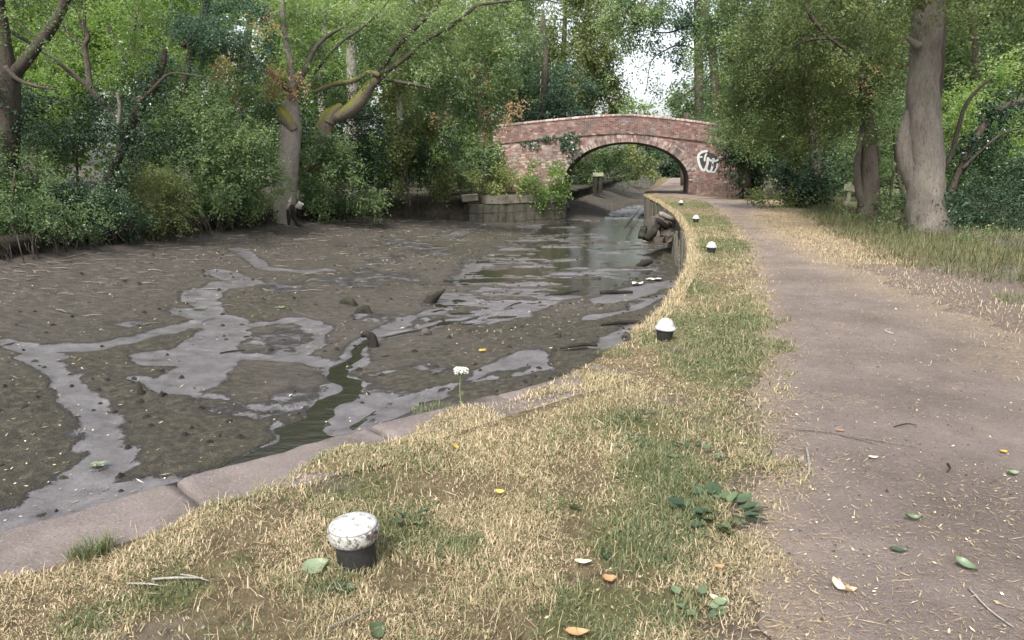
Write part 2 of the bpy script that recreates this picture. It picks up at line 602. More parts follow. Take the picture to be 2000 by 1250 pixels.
def polydist(x, y, P):
    d = np.full(x.shape, 1e9)
    for (a, b), (c, e) in zip(P[:-1], P[1:]):
        vx, vy = c - a, e - b
        t = np.clip(((x - a) * vx + (y - b) * vy) / (vx * vx + vy * vy + 1e-9), 0, 1)
        d = np.minimum(d, np.hypot(x - a - t * vx, y - b - t * vy))
    return d


def inpoly(x, y, P):
    ins = np.zeros(x.shape, bool)
    n = len(P)
    for i in range(n):
        (a, b), (c, e) = P[i], P[(i + 1) % n]
        cond = ((b > y) != (e > y)) & (x < (c - a) * (y - b) / (e - b + 1e-12) + a)
        ins ^= cond
    return ins


def GP(L, z=WZ):
    return [tuple(G(px, py, z)[:2]) for px, py in L]


STREAM = [(-4.6, 4.5), (-3.4, 6.2)] + GP([(590, 860), (640, 800), (680, 760), (680, 715), (710, 685), (730, 660), (790, 650), (850, 638), (930, 622), (1000, 602)])
POOL = GP([(880, 612), (905, 570), (925, 540), (960, 505), (1010, 482), (1060, 455), (1095, 436), (1120, 425), (1140, 405), (1190, 392), (1222, 380), (1275, 380), (1266, 400), (1262, 430), (1258, 470), (1262, 515), (1200, 545), (1160, 568), (1090, 580), (1010, 605), (940, 625)])
POOL2 = [(6.9, 43), (7.6, 46), (10.6, 58), (11.0, 60), (9.6, 58), (6.6, 48), (5.6, 43)]
# strips of smooth wet silt between the brown islands: centre line and half width (m)
SILT = [
    ([(40, 1010), (150, 960), (230, 890), (185, 800), (95, 715), (20, 700)], .22),
    ([(180, 800), (110, 745), (60, 720)], .25),
    ([(270, 740), (345, 760), (430, 765), (510, 780), (535, 800), (530, 825), (490, 830)], .13),
    ([(300, 700), (370, 700), (430, 660), (440, 630), (380, 620)], .42),
    ([(440, 660), (400, 720), (350, 750)], .40),
    ([(380, 640), (300, 660), (200, 690), (120, 700)], .28),
    ([(470, 640), (520, 628), (590, 620), (625, 632), (618, 660), (590, 676), (540, 690), (470, 690)], .15),
    ([(540, 690), (600, 690), (650, 705), (668, 730)], .17),
    ([(20, 985), (60, 975), (140, 915), (190, 880)], .22),
    ([(130, 1000), (200, 960), (250, 930), (290, 918)], .26),
    ([(20, 1010), (90, 1000), (180, 965)], .28),
    ([(150, 870), (190, 820), (210, 810)], .10),
    ([(200, 880), (250, 860), (240, 880)], .16),
    ([(470, 520), (520, 545), (600, 540), (640, 535)], .30),
    ([(430, 560), (480, 570), (400, 590), (420, 640)], .35),
    ([(720, 720), (800, 705), (850, 712)], .14),
    ([(700, 830), (740, 800), (800, 770), (860, 745), (910, 740), (960, 735)], .17),
    ([(850, 760), (930, 730), (1000, 700), (1050, 695), (1060, 720), (1010, 730)], .14),
    ([(990, 715), (1040, 690)], .22),
    ([(1180, 690), (1200, 660), (1240, 640)], .18),
    ([(590, 880), (650, 830), (700, 790), (720, 760)], .28),
    ([(560, 900), (600, 850), (650, 790), (660, 740), (690, 690)], .22),
    ([(740, 640), (800, 610), (880, 590)], .16),
    ([(1190, 580), (1260, 555), (1330, 545)], .5),
    ([(1150, 615), (1240, 600), (1300, 575)], .2),
    ([(1030, 440), (1070, 435), (1075, 450)], .7),
    ([(905, 455), (880, 462)], .3),
]
SILTW = [(GP(p, -1.36), w) for p, w in SILT]


def mud_fields(x, y):
    wob = (fbm(x * 0.9, y * 0.9, 3) - 0.5) * 0.9
    ds = polydist(x + (fbm(x * 1.2, y * 1.2, 33, 3) - .5) * .55, y + (fbm(x * 1.2, y * 1.2, 34, 3) - .5) * .55, STREAM)
    dp = np.where(inpoly(x, y, POOL), 0, polydist(x, y, POOL + POOL[:1]))
    dp2 = np.where(inpoly(x, y, POOL2), 0, polydist(x, y, POOL2 + POOL2[:1]))
    dp = np.minimum(dp, dp2)
    d = np.minimum(ds, dp)
    dd = np.maximum(d + wob * 0.5 * np.clip(d, 0, 1), 0)
    z = WZ + 0.012 + 0.03 * dd + 0.0088 * np.minimum(dd, 11) ** 2
    inside = sstep(0.5, 0.0, dp + wob * 0.6)
    patch = fbm(x * 0.5, y * 1.3, 11, 4) + 0.5 * (fbm(x * 2.4, y * 5.0, 21, 3) - 0.5)
    z = z + inside * (0.006 - 0.016 * sstep(24, 32, y) + 0.075 * (patch - 0.5) * 2)
    for (wx_, wy_), ra, rb_ in ((G(1222, 500, WZ)[:2], 1.3, 4.2), (G(1180, 440, WZ)[:2], 2.2, 4.5), (G(1090, 500, WZ)[:2], 1.2, 1.6)):
        z = z - 0.032 * np.exp(-(((x - wx_) / ra) ** 2 + ((y - wy_) / rb_) ** 2)) * (.5 + fbm(x * 1.2, y * 1.2, 53, 3))
    rut = np.interp(y, [6, 8.5, 10.5, 12, 14, 16], [.17, .15, .11, .07, .07, .09]) * (.6 + .9 * fbm(x * 1.4, y * 1.4, 51, 2))
    z = z - 0.10 * np.exp(-(ds / rut) ** 2)
    z = z + 0.06 * np.exp(-((ds - rut * 1.8) / 0.12) ** 2) * fbm(x * 2.5, y * 2.5, 41)
    wet = np.zeros_like(x)
    for P, wd in SILTW:
        q = polydist(x, y, P) + (fbm(x * 1.3, y * 1.3, 31, 3) - 0.5) * 0.42 + (fbm(x * 6, y * 6, 32, 2) - 0.5) * 0.10
        wet = np.maximum(wet, sstep(wd + 0.17, wd - 0.17, q))
    wet = np.maximum(wet, 0.55 * sstep(0.57, 0.68, fbm(x * 0.75, y * 0.75, 36, 4)) * sstep(6.5, 4.5, d))
    nearpool = sstep(1.0, 0.0, dp + wob)
    wet = np.maximum(wet, nearpool * sstep(0.34, 0.46, fbm(x * 0.6, y * 1.7, 13)))
    wet = np.maximum(wet, sstep(0.36, 0.12, ds) * 0.8)
    z = z - 0.026 * wet
    z = z + (1 - wet) * ((fbm(x * 1.1, y * 1.1, 61, 5) - 0.5) * 0.075 + (fbm(x * 6, y * 6, 62, 3) - 0.5) * 0.055 + 0.03 * np.maximum(fbm(x * 2.7, y * 2.7, 65, 3) - 0.56, 0) * 4)
    z = z + (fbm(x * 0.35, y * 0.35, 63, 2) - 0.5) * 0.05 * np.clip(d, 0, 1)
    bx = bankX(y)
    far_ = sstep(42, 47, y)
    zf = WZ + 0.02 + 0.85 * sstep(0.62, -0.05, (x - bx) / np.maximum(edgeX(y) - bx, .1)) + (fbm(x * .8, y * .8, 64, 4) - .5) * .22 + (fbm(x * 3.2, y * 2.4, 66, 4) - .5) * .22
    z = z * (1 - far_) + zf * far_
    near_bank = sstep(6.5, 2.2, x - bx + 2.5 * (fbm(x * 0.4, y * 0.4, 71) - 0.5))
    dry = np.maximum(near_bank * 0.9, 0.75 * sstep(0.52, 0.66, fbm(x * 0.3 + 5, y * 0.3, 72)))
    dry = np.where(y > 42, 0.6, dry)
    wet = np.where(y > 43, wet * sstep(.5, .1, dp2), wet)
    return z, wet, dry


# mud bed: rows across the canal
ys = [-6.0]
while ys[-1] < 120:
    Y = ys[-1]
    ys.append(Y + (0.5 if Y < 4 else 0.05 if Y < 16 else 0.05 + (Y - 16) * 0.006))
ys = np.array(ys)
nc = 230
tt = np.linspace(0, 1, nc)
ex, bx = edgeX(ys)[:, None] + 0.25, bankX(ys)[:, None] - 0.9
GX = bx + (ex - bx) * tt[None, :]
GY = np.repeat(ys[:, None], nc, 1)
z, wet, dry = mud_fields(GX, GY)


def grid_faces(r, c):
    i = np.arange(r * c).reshape(r, c)
    return np.stack([i[:-1, :-1], i[:-1, 1:], i[1:, 1:], i[1:, :-1]], -1).reshape(-1, 4)


me = arr_mesh('mud', np.stack([GX, GY, z], -1).reshape(-1, 3), grid_faces(len(ys), nc), {'wet': wet.ravel(), 'dry': dry.ravel()})
tag(put('mud', me, M['mud']), kind='structure')


def mudz(x, y):
    return float(mud_fields(np.array([[float(x)]]), np.array([[float(y)]]))[0][0, 0])


def mud_at(px, py, z0=-1.4):
    for _ in range(4):
        p = G(px, py, z0)
        z0 = mudz(p[0], p[1])
    return G(px, py, z0)


wy = np.linspace(-6, 110, 60)
wx0, wx1 = bankX(wy) - 0.3, edgeX(wy) + 0.2
V = np.stack([np.concatenate([wx0, wx1]), np.concatenate([wy, wy]), np.full(120, WZ)], -1)
i = np.arange(59)
me = arr_mesh('water', V, np.stack([i, i + 60, i + 61, i + 1], -1))
tag(put('water', me, M['water']), kind='structure')

# far ground under everything
mb = MB()
mb.add([(-1500, -600, -2.6), (1500, -600, -2.6), (1500, 2500, -2.6), (-1500, 2500, -2.6)], [(0, 1, 2, 3)])
tag(mb.build('ground', M['core']), kind='structure')


# ------------------------------------------------------------------ towpath side: verge and path
def ground_z(x, y):
    x, y = np.asarray(x, float), np.asarray(y, float)
    sl = (edgeX(y + .1) - edgeX(y - .1)) / .2
    dn = (x - edgeX(y)) / np.sqrt(1 + sl * sl)
    k = sstep(6.0, 4.6, y)
    lift = 0.034 * k * sstep(1.4, .75, dn) - 0.075 * k * sstep(.50, .44, dn)
    return (fbm(x * 0.7, y * 0.7, 81, 3) - 0.5) * 0.05 + (fbm(x * 4, y * 4, 82, 2) - 0.5) * 0.016 + lift


_pY = np.array([-6, 1.0, 2.26, 2.65, 3.22, 3.84, 5.17, 6.4, 8.34, 11.85, 18.51, 25, 30, 33, 36, 38.5, 41, 46, 60, 90, 140])
_pX = np.array([0.5, 0.72, 0.78, 0.89, 1.11, 1.36, 1.75, 2.24, 2.82, 3.84, 5.62, 7.0, 8.0, 8.6, 8.4, 8.05, 7.75, 8.4, 11.9, 19, 31])
_qY = np.array([-6, 2, 5, 6.5, 7.5, 10.24, 12.49, 17.14, 24.28, 27, 29.5, 32, 35, 38.5, 41, 46, 60, 90, 140])
_qX = np.array([4.2, 4.2, 4.3, 4.7, 5.0, 5.25, 5.57, 6.4, 8.17, 9.4, 10.3, 11.3, 10.6, 9.75, 9.5, 10.3, 14, 21.2, 33])
pathL = lambda y: np.interp(y, _pY, _pX)
pathR = lambda y: np.interp(y, _qY, _qX)

GREENS = [(1380, 640, .8), (1350, 700, .5), (1400, 480, 1.4), (1390, 430, 2.2), (1350, 400, 3), (580, 900, .16), (175, 1085, .15), (1300, 930, .22), (1340, 1000, .18),
          (1230, 1060, .16), (1180, 1180, .14), (780, 1030, .12), (420, 975, .18), (700, 960, .12), (1400, 740, .3), (1230, 830, .14), (1330, 1200, .12), (650, 1150, .1),
          (900, 1060, .12), (1290, 880, .12), (1090, 980, .1), (330, 1170, .1), (1130, 1230, .14), (150, 1230, .12), (480, 1100, .1), (1350, 560, .6), (1420, 680, .4)]
DRYS = [(1130, 730, .7), (1000, 780, .5), (1240, 690, .35), (60, 1190, .2), (520, 1060, .22), (300, 1040, .2), (900, 830, .3), (1330, 470, .35), (1300, 410, .8), (1280, 392, 1.2), (700, 1200, .15)]
GW = [(*G(a, b)[:2], r) for a, b, r in GREENS]
DW = [(*G(a, b)[:2], r) for a, b, r in DRYS]


def green_mask(x, y):
    g = 0.40 + (fbm(x * 1.6, y * 1.6, 91, 4) - 0.5) * 1.0
    for a, b, r in GW:
        g = g + 0.85 * (0.35 + 1.2 * fbm(x * 5, y * 5, 93, 3)) * np.exp(-(((x - a) ** 2 + (y - b) ** 2) / (r * r)))
    for a, b, r in DW:
        g = g - 0.75 * np.exp(-(((x - a) ** 2 + (y - b) ** 2) / (r * r)))
    right = x > pathR(y)
    g = np.where(right, 0.28 + (fbm(x * 0.9, y * 0.9, 92, 4) - 0.5) * 0.9 + 0.55 * sstep(0.6, 2.0, x - pathR(y)), g)
    return np.clip(g, 0, 1)


ys = [-6.0]
while ys[-1] < 150:
    Y = ys[-1]
    ys.append(Y + (0.3 if Y < 1.8 else 0.04 if Y < 7 else 0.04 + (Y - 7) * 0.012))
ys = np.array(ys)
nc = 200
tt = np.linspace(0, 1, nc) ** 2.2
e0 = edgeX(ys)[:, None] + 0.03
GX = e0 + (60 - e0) * tt[None, :]
GY = np.repeat(ys[:, None], nc, 1)
gz = ground_z(GX, GY)
de = GX - e0
gz = gz - 0.02 * sstep(0.5, 0.0, de)
soil = np.maximum(0.75 * sstep(0.32, -0.1, np.abs(GX - pathL(GY)) + (fbm(GX * 3, GY * 3, 95) - 0.5) * 0.5), sstep(1.2, 0.2, np.abs(GX - pathR(GY)) + (fbm(GX * 2, GY * 2, 96) - 0.5)) * 0.6)
soil = np.maximum(soil, 0.55 * sstep(0.60, 0.72, fbm(GX * 2.3, GY * 2.3, 97)))
soil = np.where(GX > pathR(GY) + 4.0, 0.9, soil)
soil = np.maximum(soil, 0.85 * sstep(13.0, 11.0, GY) * (GX > pathR(GY) - .3))
me = arr_mesh('verge', np.stack([GX, GY, gz], -1).reshape(-1, 3), grid_faces(len(ys), nc), {'green': green_mask(GX, GY).ravel(), 'soil': soil.ravel()})
tag(put('verge', me, M['verge']), kind='structure')

nc = 60
tt = np.linspace(0, 1, nc)
pl = pathL(ys) + (fbm(ys * 2.2, ys * 0, 101) - 0.5) * 0.35 * np.clip(ys / 8 + 0.4, 0, 1) + (fbm(ys * 9, ys * 0, 102) - 0.5) * 0.14
pr = pathR(ys) + (fbm(ys * 1.5, ys * 0, 103) - 0.5) * 0.8 + (fbm(ys * 8, ys * 0, 104) - 0.5) * 0.2
GX = pl[:, None] + (pr - pl)[:, None] * tt[None, :]
GY = np.repeat(ys[:, None], nc, 1)
pz = ground_z(GX, GY) + 0.012 - 0.004 * np.abs(tt[None, :] - 0.5) * 2
st = np.maximum(0.25, np.maximum(sstep(0.5, 0.0, GX - pl[:, None]), sstep(1.4, 0.0, pr[:, None] - GX))) * np.clip(0.5 + fbm(GX * 0.8, GY * 0.8, 105), 0, 1)
me = arr_mesh('path', np.stack([GX, GY, pz], -1).reshape(-1, 3), grid_faces(len(ys), nc), {'straw': st.ravel()})
tag(put('path', me, M['path']), kind='structure')

# left bank: undercut earth bank with flat woodland floor behind
ys = np.concatenate([np.arange(-8, 38.6, 0.25), np.arange(38.6, 120, 0.8)])
b = bankX(ys)
rows = []
for off, zz in ((0.75, -1.3), (-0.05, -0.95), (-0.45, -0.62), (-0.30, -0.25), (-0.10, -0.06), (-0.4, 0.05), (-3, 0.12), (-12, 0.2), (-70, 0.3)):
    jx = (fbm(ys * 1.3, ys * 0 + zz * 3, 111) - 0.5) * (0.7 if off > -1 else 0)
    jz = (fbm(ys * 1.1, ys * 0 + off, 112) - 0.5) * 0.2
    xx = b + off + jx
    if off > 0:
        xx = b - 0.2
    rows.append(np.stack([xx, ys, zz + jz], -1))
V = np.stack(rows, 1)
me = arr_mesh('bank', V.reshape(-1, 3), grid_faces(len(ys), len(rows))[:, ::-1], None)
tag(put('bank', me, M['core']), kind='structure')

# ------------------------------------------------------------------ brick bridge
ang = R(9)
BO = np.array([6.2, 41.0, 0.0])
bu, bv = np.array([math.cos(ang), -math.sin(ang), 0]), np.array([math.sin(ang), math.cos(ang), 0])
HS, RISE, SPR = 3.36, 2.1, 0.7
UL, UR = -7.45, 6.4


def BW(u, v, zz):
    return BO + bu * u + bv * v + np.array([0, 0, zz])


def ztop(u):
    d = u + 0.35
    return 4.27 - (0.10 if d < 0 else 0.155) * (math.sqrt(d * d + 4) - 2)


zband = lambda u: ztop(u) - 1.03
bridge = empty('brick_bridge', BO, 'humpbacked red brick arch bridge over the drained canal and towpath', 'bridge')


def zarch(u):
    return SPR + RISE * math.sqrt(max(0, 1 - (u / HS) ** 2))


mb = MB()
us = sorted(set([round(x, 3) for x in np.linspace(UL, -HS, 14)] + [round(HS * math.sin(a), 4) for a in np.linspace(-math.pi / 2, math.pi / 2, 41)] + [round(x, 3) for x in np.linspace(HS, UR, 12)]))
TH = 4.2
for u0, u1 in zip(us[:-1], us[1:]):
    um = (u0 + u1) / 2
    inside = abs(um) < HS
    b0, b1 = (zarch(u0), zarch(u1)) if inside else (-2.2, -2.2)
    t0, t1 = zband(u0), zband(u1)
    for v in (0.012, TH):
        mb.add([BW(u0, v, b0), BW(u1, v, b1), BW(u1, v, t1), BW(u0, v, t0)], [(0, 1, 2, 3) if v < 1 else (3, 2, 1, 0)])
    mb.add([BW(u0, 0.012, t0), BW(u1, 0.012, t1), BW(u1, TH, t1), BW(u0, TH, t0)], [(0, 1, 2, 3)])
for u in (UL, UR):
    mb.add([BW(u, .012, -2.2), BW(u, TH, -2.2), BW(u, TH, zband(u)), BW(u, .012, zband(u))], [(0, 1, 2, 3)])
mb.build('wall', M['mortar'], bridge, False)
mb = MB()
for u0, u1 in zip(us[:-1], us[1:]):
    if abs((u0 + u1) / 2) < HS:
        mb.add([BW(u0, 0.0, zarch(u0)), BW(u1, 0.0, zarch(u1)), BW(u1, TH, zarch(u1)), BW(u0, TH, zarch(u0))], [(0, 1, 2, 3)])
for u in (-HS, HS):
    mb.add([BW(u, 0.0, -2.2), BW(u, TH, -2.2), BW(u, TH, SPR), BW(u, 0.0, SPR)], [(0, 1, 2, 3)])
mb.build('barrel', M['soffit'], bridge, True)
# parapets (front and back) as solid walls under a brick coping
mb = MB()
for v0, v1 in ((-0.038, 0.30), (TH - 0.30, TH + 0.04)):
    mb = MB()
    uu = np.linspace(UL + 0.12, UR, 40)
    for u0, u1 in zip(uu[:-1], uu[1:]):
        a0, a1, c0, c1 = zband(u0) + .002, zband(u1) + .002, ztop(u0) - 0.12, ztop(u1) - 0.12
        mb.add([BW(u0, v0, a0), BW(u1, v0, a1), BW(u1, v0, c1), BW(u0, v0, c0), BW(u0, v1, a0), BW(u1, v1, a1), BW(u1, v1, c1), BW(u0, v1, c0)],
               [(0, 1, 2, 3), (5, 4, 7, 6), (3, 2, 6, 7), (1, 0, 4, 5)] + ([(0, 3, 7, 4)] if u0 == uu[0] else []))
    mb.build('parapet', M['mortar'], bridge, False)


def brick_box(mb, u, v, zz, lu, lz, dep, slope, tint):
    c, s = math.cos(slope), math.sin(slope)
    vs = []
    for dv in (0, dep):
        for (a, b_) in ((-lu / 2, -lz / 2), (lu / 2, -lz / 2), (lu / 2, lz / 2), (-lu / 2, lz / 2)):
            vs.append(BW(u + a * c - b_ * s, v + dv, zz + a * s + b_ * c))
    mb.add(vs, [(0, 1, 2, 3), (3, 2, 6, 7), (1, 0, 4, 5), (0, 3, 7, 4), (2, 1, 5, 6)], tint)


mb = MB()
row = 0
zz = -0.9
while zz < 3.3:
    u = UL + (0.11 if row % 2 else 0) + 0.1
    while u < UR - 0.05:
        lu = 0.215 if row % 2 == 0 or random.random() < .6 else 0.1025
        uc = u + lu / 2
        out = uc < -HS - 0.45 or uc > HS + 0.45
        e = ((uc) / (HS + 0.44)) ** 2 + ((zz - SPR) / (RISE + 0.44)) ** 2
        if zz < SPR:
            ok = out
        else:
            ok = e > 1.0
        if ok and zz < zband(uc) - 0.05 and random.random() > 0.006:
            pier = uc < UL + 0.75
            leftw = sstep(-2.5, -4.0, np.array(uc)) * 0.27
            brick_box(mb, uc, (-0.05 if pier else 0) + random.uniform(-.006, .005), zz, lu, 0.066, 0.07, 0, min(1, max(0, random.gauss(0.5 + float(leftw), 0.22))))
        u += lu + 0.011
    zz += 0.0765
    row += 1
o = mb.build('brickwork', M['brick'], bridge, False)
o['kind'] = 'stuff'
mb = MB()
for r in range(12):
    u = UL + 0.12 + (0.11 if r % 2 else 0)
    while u < UR:
        uc = u + 0.1075
        sl = math.atan((ztop(uc + .05) - ztop(uc - .05)) / .1)
        brick_box(mb, uc, -0.05 + random.uniform(-.005, .005) - (0.03 if r == 0 else 0), zband(uc) + 0.03 + r * 0.0765, 0.215, 0.066, 0.05, sl, min(1, max(0, random.gauss(0.45 if u < -1.5 else 0.36, 0.2))))
        u += 0.226
o = mb.build('parapet_brickwork', M['brick'], bridge, False)
o['kind'] = 'stuff'
mb = MB()
for v0 in (-0.09, TH - 0.33):
    u = UL + 0.08
    while u < UR:
        sl = math.atan((ztop(u + .05) - ztop(u - .05)) / .1)
        c, s = math.cos(sl), math.sin(sl)
        prof = [(0, -.115), (0, -.05), (.03, -.015), (.10, .0), (.32, .0), (.39, -.015), (.42, -.05), (.42, -.115)]
        dz = random.uniform(-.006, .006)
        vs = []
        for a in (-0.034, 0.034):
            for (pv, pz_) in prof:
                vs.append(BW(u + a * c - pz_ * s, v0 + pv, ztop(u) + dz + a * s + pz_ * c))
        n = len(prof)
        mb.add(vs, [(k, k + 1, n + k + 1, n + k) for k in range(n - 1)] + [tuple(range(n)), tuple(range(2 * n - 1, n - 1, -1))], min(1, max(0.1, random.gauss(0.92, 0.1))))
        u += 0.075
o = mb.build('coping', M['brick'], bridge, False)
o['kind'] = 'stuff'
# string course of projecting bricks under the parapet
# arch ring: two rings of headers, each brick its own part
bmsh = MB()
bmsh.box((0, 0, 0), (0.066, 0.10, 0.208), None, 0.5, 0.003)
ring_me = bmsh.mesh('brick', False)
ring_me.materials.append(M['brick_ring'])
for k_ring in range(2):
    aoff = 0.11 + k_ring * 0.218
    a_, b_ = HS + aoff, RISE + aoff
    ts = np.linspace(0, math.pi, 3000)
    ex_, ez_ = -a_ * np.cos(ts), b_ * np.sin(ts)
    sl_ = np.concatenate([[0], np.cumsum(np.hypot(np.diff(ex_), np.diff(ez_)))])
    n = int(sl_[-1] / 0.0765)
    for k in range(n):
        t_ = np.interp((k + .5) / n * sl_[-1], sl_, ts)
        u, zz = -a_ * math.cos(t_), SPR + b_ * math.sin(t_)
        nx, nz = math.cos(t_) * -1 / a_, math.sin(t_) / b_
        rot = math.atan2(nx, nz)
        p = BW(u, 0.025 + random.uniform(-.006, .006), zz) - BO
        o = bpy.data.objects.new('brick', ring_me)
        COL.objects.link(o)
        o.parent = bridge
        o.location = p
        o.rotation_euler = (Matrix.Rotation(-ang, 3, 'Z') @ Matrix.Rotation(rot, 3, 'Y')).to_euler()
mb = MB()
for side in (-1, 1):
    zz = -1.6 if side < 0 else -0.15
    r = 0
    while zz < SPR - 0.02:
        for j in range(2):
            brick_box(mb, side * (HS + 0.11 + 0.218 * j), -0.02 + random.uniform(-.005, .005), zz, 0.208, 0.066, 0.07, 0, random.random() * 0.7)
        zz += 0.0765
o = mb.build('jamb_brickwork', M['brick'], bridge, False)
o['kind'] = 'stuff'
# end pier on the left
# graffiti on the right spandrel
def face_pt(px, py, v=-0.02):
    # point of the front face seen at this pixel
    d = np.array(ray(px, py))
    nrm = -bv
    p0 = BW(0, v, 0)
    t = np.dot(p0 - np.array([0, 0, EYE]), nrm) / np.dot(d, nrm)
    return np.array([0, 0, EYE]) + d * t


def stroke(mb, pts, wd, v=-0.022):
    P = [face_pt(a, b_, v) for a, b_ in pts]
    Q = []
    for i in range(len(P) - 1):
        p0, p1, p2, p3 = P[max(i - 1, 0)], P[i], P[i + 1], P[min(i + 2, len(P) - 1)]
        for k in range(5):
            t = k / 5
            Q.append(0.5 * ((2 * p1) + (p2 - p0) * t + (2 * p0 - 5 * p1 + 4 * p2 - p3) * t * t + (3 * p1 - p0 - 3 * p2 + p3) * t ** 3))
    Q.append(P[-1])
    vs, fs = [], []
    for i, p in enumerate(Q):
        d = Q[min(i + 1, len(Q) - 1)] - Q[max(i - 1, 0)]
        nn = np.cross(d, bv)
        nn = nn / (np.linalg.norm(nn) + 1e-9)
        vs += [p + nn * wd / 2, p - nn * wd / 2, p + nn * wd / 2 + bv * .006, p - nn * wd / 2 + bv * .006]
    for i in range(len(Q) - 1):
        a = i * 4
        fs += [(a, a + 1, a + 5, a + 4), (a, a + 4, a + 6, a + 2), (a + 1, a + 3, a + 7, a + 5)]
    mb.add(vs, fs)


def gz_(x, y):   # crop coordinates of the lettering -> pixels
    return 1180 + x / 6.58, 210 + y / 6.58


mb = MB()
out = [gz_(x, y) for x, y in [(1290, 560), (1235, 580), (1212, 640), (1222, 720), (1250, 780), (1290, 800), (1330, 800), (1370, 820), (1410, 815), (1440, 770), (1470, 700), (1450, 640), (1400, 600), (1340, 570)]]
P = [face_pt(a, b_, -0.012) for a, b_ in out]
c = sum(P) / len(P)
mb.add(P + [c], [(i, (i + 1) % len(P), len(P)) for i in range(len(P))])
mb.build('graffiti_fill', M['spray_black'], bridge, False)
mb = MB()
for pts, wd in (([(1330, 558), (1270, 568), (1225, 595), (1208, 650), (1225, 730), (1255, 795), (1290, 800), (1325, 730), (1335, 640)], .13),
                ([(1225, 640), (1262, 632)], .08), ([(1316, 590), (1295, 640), (1292, 690)], .09),
                ([(1312, 760), (1320, 805), (1365, 822), (1395, 740), (1402, 660)], .11), ([(1335, 660), (1380, 685), (1402, 660), (1430, 690), (1465, 668)], .10),
                ([(1365, 822), (1410, 830), (1440, 785), (1458, 715)], .08), ([(1402, 660), (1425, 690), (1440, 690)], .08)):
    stroke(mb, [gz_(*p) for p in pts], wd)
mb.build('graffiti', M['spray_white'], bridge, False)


# ------------------------------------------------------------------ canal wall on the towpath side
cw = empty('canal_wall', (edgeX(6.0), 6.0, 0), 'low stone-coped canal wall curving along the grass verge to the bridge', 'wall')


def edge_frame(s_y):
    p = np.array([float(edgeX(s_y)), s_y, 0.0])
    q = np.array([float(edgeX(s_y + .05)), s_y + .05, 0.0])
    t = (q - p) / np.linalg.norm(q - p)
    return p, t, np.array([t[1], -t[0], 0])


yy = np.linspace(-8, 45, 900)
sx = edgeX(yy)
sl_ = np.concatenate([[0], np.cumsum(np.hypot(np.diff(sx), np.diff(yy)))])
y_of = lambda s: float(np.interp(s, sl_, yy))
s_of = lambda y: float(np.interp(y, yy, sl_))
joints = [y_of(s_of(3.51) - 1.3 * k) for k in (4, 3, 2, 1.25)] + [3.51, 4.32, 5.05, 5.85] + [y_of(s_of(5.85) + 1.05 * k) for k in range(1, 3)]
for j0, j1 in zip(joints[:-1], joints[1:]):
    mb = MB()
    n, m_ = 30, 8
    wd = random.uniform(.50, .58)
    dz = random.uniform(-.012, .012)
    vs, fs = [], []
    sa, sb = s_of(j0) + 0.011, s_of(j1) - 0.011
    seed = random.randint(0, 999)
    prof = [(0.012, -.28), (0.0, -.10), (0.001, -.022), (0.010, -.003), (0.028, 0.0), (.15, .0), (.30, .0), (wd - .02, -.002), (wd, -.03), (wd, -.25)]
    for i in range(n + 1):
        s = sa + (sb - sa) * i / n
        p, t, nr = edge_frame(y_of(s))
        endr = 0.012 if i in (0, n) else 0
        for (o_, zq) in prof:
            jj = (float(fbm(np.array([s * 6.]), np.array([o_ * 9.]), seed)[0]) - .5) * 0.012 + (float(fbm(np.array([s * 30.]), np.array([o_ * 30.]), seed + 9)[0]) - .5) * .008
            edge = (float(fbm(np.array([s * 9.]), np.array([3.]), seed + 5)[0]) - .5) * 0.03 if o_ < .06 else 0
            vs.append(p + nr * (o_ + edge) + np.array([0, 0, stone_z(y_of(s)) + dz + zq + jj - endr]))
    k = len(prof)
    for i in range(n):
        for j in range(k - 1):
            fs.append((i * k + j, (i + 1) * k + j, (i + 1) * k + j + 1, i * k + j + 1))
    fs.append(tuple(range(k)))
    fs.append(tuple(n * k + j for j in range(k - 1, -1, -1)))
    mb.add(vs, fs)
    mb.build('coping_stone', M['coping'], cw)
# core of the wall, from below the mud to just under the turf
mb = MB()
yl = list(np.linspace(-8, 46, 150))
for y0, y1 in zip(yl[:-1], yl[1:]):
    p, t, nr = edge_frame(y0)
    q, t2, n2 = edge_frame(y1)
    a, b_ = p + nr * 0.07, q + n2 * 0.07
    dn, up = np.array([0, 0, -2.3]), np.array([0, 0, -0.05])
    i0, i1 = p + nr * .5, q + n2 * .5
    mb.add([a + dn, b_ + dn, b_ + up, a + up, i0 + up, i1 + up], [(0, 3, 2, 1), (3, 4, 5, 2)])
mb.build('wall_core', M['core'], cw, False)
# weathered upright boards holding the bank from the bend to the bridge
s = s_of(9.0)
s_end = s_of(40.5)
while s < s_end:
    wd = random.uniform(.22, .34)
    y0 = y_of(s + wd / 2)
    p, t, nr = edge_frame(y0)
    top = random.uniform(-.16, -.03)
    gap = 20.5 < y0 < 25.5
    if gap:
        top = random.uniform(-1.2, -.45)
    th = random.uniform(.05, .08)
    c = p + nr * (0.03 + random.uniform(-.02, .02)) + np.array([0, 0, (top - 2.1) / 2])
    mb = MB()
    mb.box(c, (th, wd * random.uniform(.9, .99), top + 2.1), (random.uniform(-.03, .03), random.uniform(-.05, .03), math.atan2(-t[0], t[1])), 0.5, 0.018)
    mb.build('plank', M['plank'], cw, False)
    s += wd + 0.004

